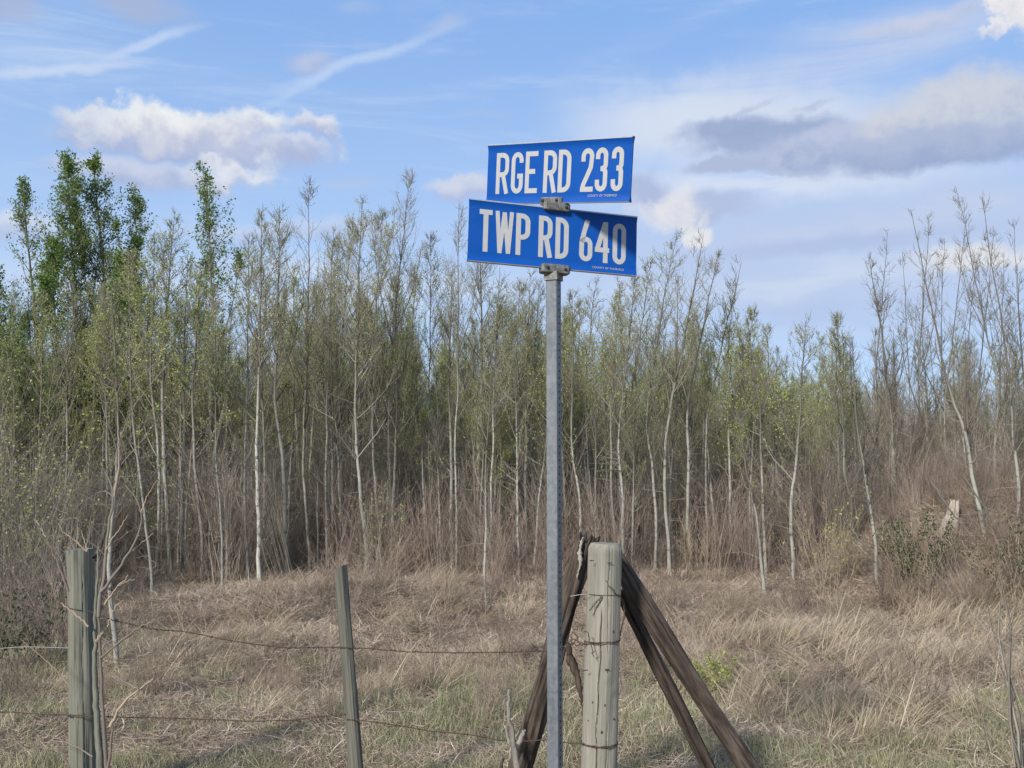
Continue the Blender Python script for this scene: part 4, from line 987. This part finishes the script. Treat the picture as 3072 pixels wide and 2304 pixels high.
# ------------------------------------------------------------------ wires
barb_mesh = None
def barb():
    global barb_mesh
    if barb_mesh is None:
        mb = MB()
        for a_, b2 in (((-.011, -.004, .009), (.011, .004, -.009)), ((-.010, .005, -.010), (.010, -.005, .010)), ((-.006, 0, 0), (.006, .001, 0))):
            tubes(mb, np.array([a_, (0, 0, 0), b2]), np.array([.0008, .0016, .0008]) if abs(a_[2]) > 0 else np.array([.003, .0034, .003]), 4)
        barb_mesh = mb.mesh('barb', M['rusty_wire'])
    return barb_mesh
def barbed(label, P3, r=.0025, step=.105, start=.05, wob=.002, seed=1, double=True):
    rs = np.random.default_rng(seed); P3 = np.asarray(P3); n = max(30, int(np.linalg.norm(np.diff(P3, axis=0), axis=1).sum() / .018))
    P = polyline(P3, n); P[1:-1, 2] += rs.normal(0, wob, n - 2) * .4; P[:, 1] += rs.normal(0, wob, n) * .3
    base = P[n // 2].copy(); e = empty('barbed_wire', tuple(base)); tag(e, label, 'wire', 'barbed wires of the fence')
    mb = MB(); s = np.linspace(0, np.linalg.norm(np.diff(P, axis=0), axis=1).sum(), n); ph = s / .045 * 2 * math.pi
    for k in ((0, math.pi) if double else (0,)):
        off = np.stack([np.zeros(n), np.cos(ph + k), np.sin(ph + k)], -1) * r * .75
        tubes(mb, P - base + off, np.full(n, r * .8), 4)
    link('strand', mb.mesh('strand', M['rusty_wire']), e)
    q = start
    while q < s[-1]:
        p = np.array([np.interp(q, s, P[:, k]) for k in range(3)]) - base
        b1 = link('barb', barb(), e, tuple(p)); b1.rotation_euler = (rs.uniform(0, 3), rs.uniform(-.4, .4), rs.uniform(-.4, .4)); q += step * rs.uniform(.85, 1.15)
    return e
def W(pts): return [at(x, y, D) for x, y, D in pts]
barbed('upper rusty barbed wire sagging from the left post past the picket to the signpost', W([(262, 1832, 5.13), (330, 1858, 5.1), (460, 1888, 5.08), (560, 1895, 5.06), (680, 1920, 5.03), (760, 1932, 5.0), (860, 1943, 4.98), (1020, 1942, 4.95), (1100, 1945, 4.93), (1220, 1955, 4.88), (1360, 1958, 4.82), (1500, 1957, 4.76), (1640, 1953, 4.7), (1705, 1935, 4.66)]), seed=71)
barbed('rusty barbed wire low between the left post and the thin picket', W([(215, 2145, 5.12), (300, 2150, 5.1), (460, 2153, 5.07), (620, 2158, 5.04), (760, 2164, 5.0), (880, 2160, 4.98), (1000, 2146, 4.94), (1035, 2143, 4.93)]), seed=72)
barbed('rusty barbed wire running down from the thin picket to the foot of the corner post', W([(1040, 2158, 4.93), (1090, 2162, 4.92), (1170, 2172, 4.9), (1290, 2193, 4.85), (1420, 2205, 4.8), (1500, 2222, 4.74), (1580, 2224, 4.68), (1640, 2218, 4.63), (1700, 2228, 4.6), (1752, 2232, 4.56)]), seed=73)
barbed('barbed wire leaving the view at the left edge low beside the left post', W([(-260, 2122, 5.6), (-60, 2132, 5.4), (60, 2138, 5.3), (150, 2144, 5.2), (212, 2146, 5.12)]), seed=74)
mbw = MB(); Pw = polyline(W([(-260, 1965, 5.6), (-20, 1947, 5.35), (70, 1940, 5.3), (205, 1944, 5.16)]), 30); tubes(mbw, Pw, np.full(30, .0017), 4)
tag(link('smooth_wire', mbw.mesh('smooth_wire', M['bright_wire'])), 'thin shiny smooth wire running off the left edge from the left fence post', 'wire')
# wires wrapped on the posts
def wrap(parent, P0, P1, r, ypx, D, dz=(0, 0), a0=-2.9, a1=2.9, matn='rusty_wire', rw=.0018, name='wrapped_wire', n=40, wob=.0):
    ax = np.asarray(P1) - np.asarray(P0); z = at(1800, ypx, D)[2]; k = (z - P0[2]) / ax[2]; c = np.asarray(P0) + ax * k
    an = np.linspace(a0, a1, n); rs = np.random.default_rng(int(ypx))
    P = c + np.stack([np.sin(an) * r, -np.cos(an) * r, np.interp(an, [a0, a1], dz) + rs.normal(0, wob, n)], -1)
    mb = MB(); tubes(mb, P - np.array(parent.location), np.full(n, rw), 5); return link(name, mb.mesh(name, M[matn]), parent)
wrap(cp, cb, ct, .0785, 1928, 4.55, (-.004, .014), wob=.0012, rw=.0022)
wrap(cp, cb, ct, .0795, 1931, 4.55, (-.008, .012), wob=.0012, rw=.0016)
wrap(cp, cb, ct, .0770, 1783, 4.55, (.0, -.002), -2.6, 2.6, 'rusty_wire', .0013)
wrap(cp, cb, ct, .0800, 2233, 4.55, (-.002, -.002), wob=.0012, rw=.0024)
wrap(cp, cb, ct, .0810, 2236, 4.55, (-.003, -.001), wob=.0015, rw=.0016)
wrap(lp, lb, lt, .0660, 1824, 5.14, (.012, -.012), -1.6, .5, 'rusty_wire', .0022)
wrap(lp, lb, lt, .0668, 2143, 5.14, (.0, -.0), -1.7, -.9, 'rusty_wire', .0022)
branch_part('loose_wire', [(1710, 1789), (1740, 1784), (1768, 1782)], 4.54, .0014, .0014, 'bright_wire', cp, 12, 81, 5, .0003)
branch_part('loose_wire', [(1817, 1742), (1826, 1757), (1850, 1782), (1868, 1797), (1875, 1815), (1873, 1850), (1864, 1885), (1861, 1908)], [4.49, 4.49, 4.50, 4.55, 4.58, 4.58, 4.58, 4.58], .0022, .0036, 'rusty_wire', cp, 30, 82, 6, .002)
branch_part('loose_wire', [(1758, 1893), (1764, 1895), (1768, 1920), (1776, 1945), (1781, 1972)], 4.50, .0026, .0018, 'rusty_wire', cp, 18, 83, 5, .002)
branch_part('loose_wire', [(1772, 1958), (1780, 1955), (1786, 1950)], 4.49, .0016, .001, 'rusty_wire', cp, 6, 84, 4)
for i, pts in enumerate([[(1700, 1930), (1722, 1915), (1738, 1926), (1752, 1935), (1765, 1930)], [(1702, 1938), (1720, 1928), (1730, 1940), (1748, 1928), (1762, 1934)],
                         [(1720, 1930), (1712, 1905), (1722, 1888), (1738, 1878), (1750, 1875), (1744, 1890)], [(1700, 1925), (1716, 1938), (1728, 1918), (1744, 1938), (1758, 1926)], [(1722, 1900), (1734, 1912), (1726, 1925)]]):
    branch_part('wire_tangle', pts, 4.56 + .01 * i, .0022, .0018, 'rusty_wire', cp, 24, 90 + i, 5, .002)
for i, (x_, y_) in enumerate([(1775, 1683), (1829, 1690), (1757, 2012), (1821, 2010)]):
    branch_part('staple', [(x_ - 6, y_), (x_, y_ - 2), (x_ + 7, y_ - 1)], 4.518, .0022, .002, 'dark_steel', cp, 5, 95 + i, 4, .0002)
for i, (x_, y_, r_) in enumerate([(1840, 1895, .010), (1822, 2015, .008), (1777, 2108, .006), (1815, 2115, .006), (1805, 2196, .007), (1765, 2165, .009), (1844, 2160, .006)]):
    z_ = at(x_, y_, 4.53)[2]; k_ = (z_ - cb[2]) / (ct[2] - cb[2]); ax_ = cb + (ct - cb) * k_; xx_ = at(x_, y_, 4.53)[0] - ax_[0]
    f_ = math.asin(max(-.95, min(.95, xx_ / .078))); nv_ = np.array([math.sin(f_), -math.cos(f_), 0]); tv_ = np.array([math.cos(f_), math.sin(f_), 0]); c_ = ax_ + nv_ * .0775 - np.array(cp.location)
    q_ = [c_ + nv_ * .003] + [c_ - nv_ * .002 + tv_ * r_ * .75 * math.cos(t_) * random.uniform(.8, 1.2) + np.array([0, 0, r_ * math.sin(t_) * random.uniform(.8, 1.2)]) for t_ in np.linspace(0, 2 * math.pi, 12, endpoint=False)]
    mbk = MB(); mbk.add(np.array(q_), None, [[0, 1 + u_, 1 + (u_ + 1) % 12] for u_ in range(12)]); link('knot', mbk.mesh('knot', M['dark_log']), cp)
# small bird of splintered bark on the post: a torn flap
strip('torn_flap', None, [(1805, 1785), (1795, 1800), (1783, 1812), (1768, 1832)], 4.516, [.005, .012, .010, .003], 'brown_timber', parent=None, seed=36, thick=.001)
fl = bpy.data.objects['torn_flap']; fl.parent = cp; fl.location = -Vector(cp.location)
mbi = MB(); ci_ = at(282, 1669, 5.13) - lb; box(mbi, ci_, (.010, .012, .010)); box(mbi, ci_ + [.004, -.004, -.012], (.007, .008, .012))
link('wire_insulator', mbi.mesh('insulator', M['dark_steel'], False), lp)

# ------------------------------------------------------------------ street sign post
H_ = .235; L_ = .664
def rotm(yaw, pitch, roll): return (Matrix.Rotation(yaw, 3, 'Z') @ Matrix.Rotation(pitch, 3, 'X') @ Matrix.Rotation(roll, 3, 'Y'))
UP = dict(c=Vector((.1682, 3.8004, 2.7613)), r=rotm(-.6559, .1147, .1421))
LO = dict(c=Vector((.1588, 3.7952, 2.5054)), r=rotm(.2776, -.0222, .036))
root = empty('street_sign_post', (.1590, 3.795, 0)); tag(root, 'perforated square steel post carrying two blue road name blades', 'street sign')
# pole: square tube, perforated on the face turned right
def pole_mesh():
    mb = MB(); h = .0222; z1 = 2.372; pitch = .0254
    n = int(z1 / pitch)
    # plain faces: front, back, left as bevelled strips
    c = .004
    prof = [(-h + c, -h), (h - c, -h), (h - c * .3, -h + c * .3), (h, -h + c)]
    prof2 = [(h, h - c), (h - c * .3, h - c * .3), (h - c, h), (-h + c, h), (-h + c * .3, h - c * .3), (-h, h - c), (-h, -h + c), (-h + c * .3, -h + c * .3), (-h + c, -h)]
    for pr in (prof, prof2):
        V = np.array([[x, y, z] for z in (-.3, z1) for x, y in pr]); k = len(pr); i = np.arange(k - 1)
        mb.add(V, np.stack([i, i + 1, i + 1 + k, i + k], -1))
    # perforated face x=h between y=-h+c..h-c
    a_ = h - c; r = .0046; ns = 16
    for q in range(-11, n):
        z0 = z1 - (q + 12) * pitch; zc = z0 + pitch / 2; V = []
        for k in range(ns):
            t_ = k * 2 * math.pi / ns + math.pi / 4; ct_, st_ = math.cos(t_), math.sin(t_); m_ = max(abs(ct_), abs(st_))
            V.append((h, a_ * ct_ / m_, zc + pitch / 2 * st_ / m_))
        for k in range(ns):
            t_ = k * 2 * math.pi / ns + math.pi / 4; V.append((h, r * math.cos(t_), zc + r * math.sin(t_)))
        for k in range(ns):
            t_ = k * 2 * math.pi / ns + math.pi / 4; V.append((h - .003, r * math.cos(t_), zc + r * math.sin(t_)))
        k = np.arange(ns); k2 = (k + 1) % ns
        mb.add(np.array(V), np.concatenate([np.stack([k, k2, k2 + ns, k + ns], -1), np.stack([k + ns, k2 + ns, k2 + 2 * ns, k + 2 * ns], -1)]))
    # inner liner so the holes read dark
    V = np.array([[x, y, z] for z in (-.3, z1) for x, y in ((-h + .003, -h + .003), (h - .0031, -h + .003), (h - .0031, h - .003), (-h + .003, h - .003))])
    return mb.mesh('pole', M['galv'], False)
pole = link('pole', pole_mesh(), root); pole.rotation_euler = (0, 0, R(-27)); pole.location = (-.0035, 0, 0)
GL = {}
def arc(cx, cy, rx, ry, a0, a1, n=12): return [(cx + rx * math.cos(R(a)), cy + ry * math.sin(R(a))) for a in np.linspace(a0, a1, n)]
T_ = .13                                   # stroke as a share of the letter height
def glyph(ch, wd):
    """centre-line strokes in metres, letter wd wide and LH high, origin at its lower left"""
    h = .159; t = .0186; x0 = t / 2; x1 = wd - t / 2; y0 = t / 2; y1 = h - t / 2; xm = wd / 2
    rr = (x1 - x0)
    if ch == 'R':
        bx = x1; m = h * .47; r = min(rr * .62, .022)
        return [[(x0, 0), (x0, h)], [(x0, y1), (bx - r, y1)] + arc(bx - r, y1 - r, r, r, 90, 0, 7) + arc(bx - r, m + r, r, r, 0, -90, 7) + [(x0, m)], [(xm + .003, m), (x1 + .001, 0)]]
    if ch == 'D':
        r = .026
        return [[(x0, 0), (x0, h)], [(x0, y1), (x1 - r, y1)] + arc(x1 - r, y1 - r, r, r, 90, 0, 8) + arc(x1 - r, y0 + r, r, r, 0, -90, 8) + [(x0, y0)]]
    if ch == 'P':
        m = h * .43; r = min(rr * .62, .024)
        return [[(x0, 0), (x0, h)], [(x0, y1), (x1 - r, y1)] + arc(x1 - r, y1 - r, r, r, 90, 0, 7) + arc(x1 - r, m + r, r, r, 0, -90, 7) + [(x0, m)]]
    if ch == 'E':
        return [[(x0, 0), (x0, h)], [(x0, y1), (wd, y1)], [(x0, h * .52), (wd * .80, h * .52)], [(x0, y0), (wd, y0)]]
    if ch == 'T':
        return [[(0, y1), (wd, y1)], [(xm, 0), (xm, y1)]]
    if ch == 'W':
        k = t * .42
        return [[(k, h), (wd * .27, 0)], [(wd * .27, 0), (wd * .5, h * .98)], [(wd * .5, h * .98), (wd * .73, 0)], [(wd * .73, 0), (wd - k, h)]]
    if ch == 'G':
        r = rr / 2; R2 = r * 1.25
        return [[(x1, h * .74)] + arc(xm, y1 - R2, r, R2, 12, 180, 14) + arc(xm, y0 + R2, r, R2, 180, 350, 14) + [(x1, h * .36)], [(xm + .001, h * .42), (wd, h * .42)]]
    if ch == '0':
        r = rr / 2; R2 = r * 1.2
        return [arc(xm, y1 - R2, r, R2, 0, 180, 16) + arc(xm, y0 + R2, r, R2, 180, 360, 16) + [(x1, y1 - R2)]]
    if ch == '2':
        r = rr / 2; R2 = r * 1.15
        return [[(x0, h * .70)] + arc(xm, y1 - R2, r, R2, 170, -15, 14) + [(x1 - .004, h * .56), (xm, h * .36), (x0 + .003, h * .16), (x0 + .001, y0)], [(x0 - t / 2, y0), (wd, y0)]]
    if ch == '3':
        r = rr / 2; R2 = r * 1.15; m = h * .52
        q = (y1 - m) / 2; q2 = (m - y0) / 2
        return [[(x0, h * .74)] + arc(xm, y1 - R2, r, R2, 168, 0, 12) + [(x1, m + q * .55)] + arc(xm + r * .1, m + q * .45, r * .9, q * .45, 0, -90, 6),
                arc(xm + r * .1, m - q2 * .45, r * .9, q2 * .45, 90, 0, 6) + [(x1, m - q2)] + arc(xm, y0 + R2, r, R2, 0, -168, 12) + [(x0, h * .27)], [(xm - .004, m), (xm + .010, m)]]
    if ch == '6':
        r = rr / 2; R2 = r * 1.15; m = h * .50
        return [[(xm + .006, h), (x0 + .010, h * .72), (x0 + .001, h * .46), (x0, y0 + R2)] + arc(xm, y0 + R2, r, R2, 180, 360, 14) + [(x1, m - R2)] + arc(xm, m - R2 + t * .3, r, R2, 0, 160, 12)]
    if ch == '4':
        v = wd * .74
        return [[(v, 0), (v, h)], [(v - .002, h - .004), (.010, h * .33)], [(0, h * .31), (wd, h * .31)]]
def stroke_mesh(mb, pts, t, depth_f, off):
    """ribbon with mitred joins laid on the blade face; raised a hair"""
    P = np.array(pts, float); d = np.diff(P, axis=0); keep = np.concatenate([[True], np.linalg.norm(d, axis=1) > 1e-5]); P = P[keep]
    d = np.diff(P, axis=0); d /= np.linalg.norm(d, axis=1, keepdims=True); nrm = np.stack([-d[:, 1], d[:, 0]], -1)
    N = np.zeros_like(P); N[0] = nrm[0]; N[-1] = nrm[-1]
    for i in range(1, len(P) - 1):
        m_ = nrm[i - 1] + nrm[i]; m_ /= np.linalg.norm(m_) + 1e-9; N[i] = m_ / max(.55, m_ @ nrm[i])
    A = P + N * t / 2; B = P - N * t / 2; n = len(P); V = []
    for s_, oo in ((0, off), (1, 0)):
        for q in (A, B):
            for p in q: V.append((p[0], depth_f(p[1]) - oo, p[1]))
    V = np.array(V); i = np.arange(n - 1)
    Q = [np.stack([i, i + n, i + n + 1, i + 1], -1), np.stack([i + 2 * n, i, i + 1, i + 1 + 2 * n], -1), np.stack([i + n, i + 3 * n, i + 3 * n + 1, i + n + 1], -1)]
    Q.append(np.array([[0, 2 * n, 3 * n, n], [n - 1, 2 * n - 1, 4 * n - 1, 3 * n - 1]]))
    mb.add(V, np.concatenate(Q))
def face_y(z):
    """depth of the front face: flat web that flares out to thick rails along both edges"""
    u = max(0.0, (abs(z) - (H_ / 2 - .034)) / .034)
    return -(.0025 + .0085 * u ** 2.0)
def blade(spec, letters, small, label):
    e = link('sign_blade', None, root) if False else None
    mb = MB(); zs = np.concatenate([[-H_ / 2], np.linspace(-H_ / 2 + .0028, -H_ / 2 + .036, 12), np.linspace(-.07, .07, 5), np.linspace(H_ / 2 - .036, H_ / 2 - .0048, 12), [H_ / 2]])
    front_ = [(face_y(z), z) for z in zs]; front_[0] = (-.0085, -H_ / 2); front_[-1] = (-.0085, H_ / 2)
    loop = front_ + [(-y, z) for y, z in reversed(front_)]
    k = len(loop); nx = 28; X = np.linspace(-L_ / 2, L_ / 2, nx); V = []
    for x in X:
        for (y, z) in loop: V.append((x, y + .0012 * math.sin(x * 9 + spec['c'][2]), z))
    V = np.array(V)
    i = (np.arange(nx - 1)[:, None] * k + np.arange(k)[None]).ravel(); j2 = (np.arange(nx - 1)[:, None] * k + (np.arange(k)[None] + 1) % k).ravel()
    Q = np.stack([i, i + k, j2 + k, j2], -1)
    nf = len(front_); kk = np.tile(np.arange(k), nx - 1); rail = (kk == nf - 1) | (kk == k - 1) | (kk == nf - 2) | (kk == 0)
    mb.add(V, Q[~rail]); mb.add(V, Q[rail], mi=1)
    for xi, fl_ in ((0, 1), (nx - 1, -1)):
        a = V[xi * k:(xi + 1) * k]; idx = np.arange(nf - 1)
        Qe = np.stack([idx, idx + 1, k - 2 - idx, k - 1 - idx], -1)
        mb.add(a, Qe if fl_ < 0 else Qe[:, ::-1], mi=0)
    o = link('sign_blade', mb.mesh('sign_blade', [M['blue'], M['alu']], True), root)
    o['label'] = label
    o.location = spec['c'] - root.location; o.rotation_euler = spec['r'].to_euler()
    try:
        o.data.polygons.foreach_set('use_smooth', [True] * len(o.data.polygons)); o.data.set_sharp_from_angle(angle=R(30))
    except Exception: pass
    for ch, xa, xb in letters:
        g = MB()
        for n_, s_ in enumerate(glyph(ch, xb - xa)):
            stroke_mesh(g, [(p[0] + xa, p[1] - .0765) for p in s_], .0155 if ch == 'W' else .0186, lambda z: face_y(z) + .0012 * math.sin((xa + xb) / 2 * 9 + spec['c'][2]), .0009 + .00025 * n_)
        lo = link('letter', g.mesh('letter', M['letter'], False), o)
    # small print along the lower edge
    cu = bpy.data.curves.new('small_print', 'FONT'); cu.body = small[0]; cu.size = small[1]; cu.extrude = .0002; cu.space_character = small[4]
    tmp = bpy.data.objects.new('small_print_text', cu); col.objects.link(tmp)
    bpy.context.view_layer.update()
    me = bpy.data.meshes.new_from_object(tmp.evaluated_get(bpy.context.evaluated_depsgraph_get()))
    bpy.data.objects.remove(tmp)
    co = np.zeros(len(me.vertices) * 3); me.vertices.foreach_get('co', co); co = co.reshape(-1, 3)
    sx = (small[3] - small[2]) / (co[:, 0].max() - co[:, 0].min()); X_ = small[2] + (co[:, 0] - co[:, 0].min()) * sx; Z_ = small[5] + co[:, 1] - co[:, 1].min()
    Y_ = np.array([face_y(z) + .0012 * math.sin(x * 9 + spec['c'][2]) - .0012 for x, z in zip(X_, Z_)]) - co[:, 2]
    me.vertices.foreach_set('co', np.stack([X_, Y_, Z_], -1).ravel()); me.materials.clear(); me.materials.append(M['letter']); me.update()
    link('small_print', me, o)
    return o
blade(UP, [('R', -.2882, -.2255), ('G', -.2136, -.1560), ('E', -.1454, -.0863), ('R', -.0583, .0024), ('D', .0103, .0685), ('2', .1137, .1700), ('3', .1775, .2306), ('3', .2462, .2974)],
      ('COUNTY OF THORHILD', .0125, .150, .2755, 1.1, -.0955), 'blue upper road name blade reading RGE RD 233')
blade(LO, [('T', -.2921, -.2426), ('W', -.2314, -.1603), ('P', -.1505, -.0955), ('R', -.0624, -.0083), ('D', .0041, .0561), ('6', .0988, .1519), ('4', .1617, .2193), ('0', .2335, .2876)],
      ('COUNTY OF THORHILD', .0120, .152, .2793, 1.1, -.1010), 'blue lower road name blade reading TWP RD 640')
def clamp(spec, zc, hw, hh, hd, xoff, bolts, holes=True, dark=False):
    mb = MB()
    # jaw block with rounded ends: octagonal outline in plan
    c = .008; pr = [(-hw + c, -hd), (hw - c, -hd), (hw, -hd + c), (hw, hd - c), (hw - c, hd), (-hw + c, hd), (-hw, hd - c), (-hw, -hd + c)]
    lv = [(-hh, .93), (-hh + .003, 1), (hh - .003, 1), (hh, .93)]
    V = np.array([[x * s_, y * s_, z] for z, s_ in lv for x, y in pr]); k = 8
    i = (np.arange(3)[:, None] * k + np.arange(k)[None]).ravel(); j2 = (np.arange(3)[:, None] * k + (np.arange(k)[None] + 1) % k).ravel()
    Q = list(np.stack([i, j2, j2 + k, i + k], -1))
    for b0, inv in ((0, True), (3 * k, False)):
        for q in ([0, 1, 2, 3], [0, 3, 4, 7], [4, 5, 6, 7]):
            qq = [b0 + t_ for t_ in q]; Q.append(qq[::-1] if inv else qq)
    mb.add(V, np.array(Q))
    o = link('clamp', mb.mesh('clamp', M['clamp'], False), root)
    o.location = spec['c'] + spec['r'] @ Vector((xoff, 0, zc)) - root.location; o.rotation_euler = spec['r'].to_euler()
    bv = o.modifiers.new('bevel', 'BEVEL'); bv.width = .0012; bv.segments = 2
    for (bx, bz) in bolts:
        m2 = MB(); tubes(m2, np.array([[bx, -hd + .002, bz], [bx, -hd - .004, bz]]), np.array([.0065, .0062]), 6)
        a = np.arange(6) * 2 * math.pi / 6; m2.add(np.array([[bx + .0062 * math.cos(t_), -hd - .004, bz + .0062 * math.sin(t_)] for t_ in a] + [[bx, -hd - .0052, bz]]), None, [[q, (q + 1) % 6, 6] for q in range(6)])
        link('bolt', m2.mesh('bolt', M['dark_steel'], False), o)
    return o
zup = -H_ / 2
clamp(UP, zup + .008, .050, .015, .021, -.010, [(-.032, .002), (.032, .003)])
clamp(LO, H_ / 2 + .002, .0525, .0155, .022, .004, [(.034, -.002)])
clamp(LO, -H_ / 2 - .002, .056, .0165, .024, .004, [(-.034, .001), (.036, -.001)])
# socket casting that sits over the post top
mbs = MB(); box(mbs, (0, 0, 2.360), (.027, .027, .016)); cap_ = link('post_cap', mbs.mesh('post_cap', M['clamp'], False), root); cap_.rotation_euler = (0, 0, R(-27)); cap_.location = (-.0035, 0, 0)
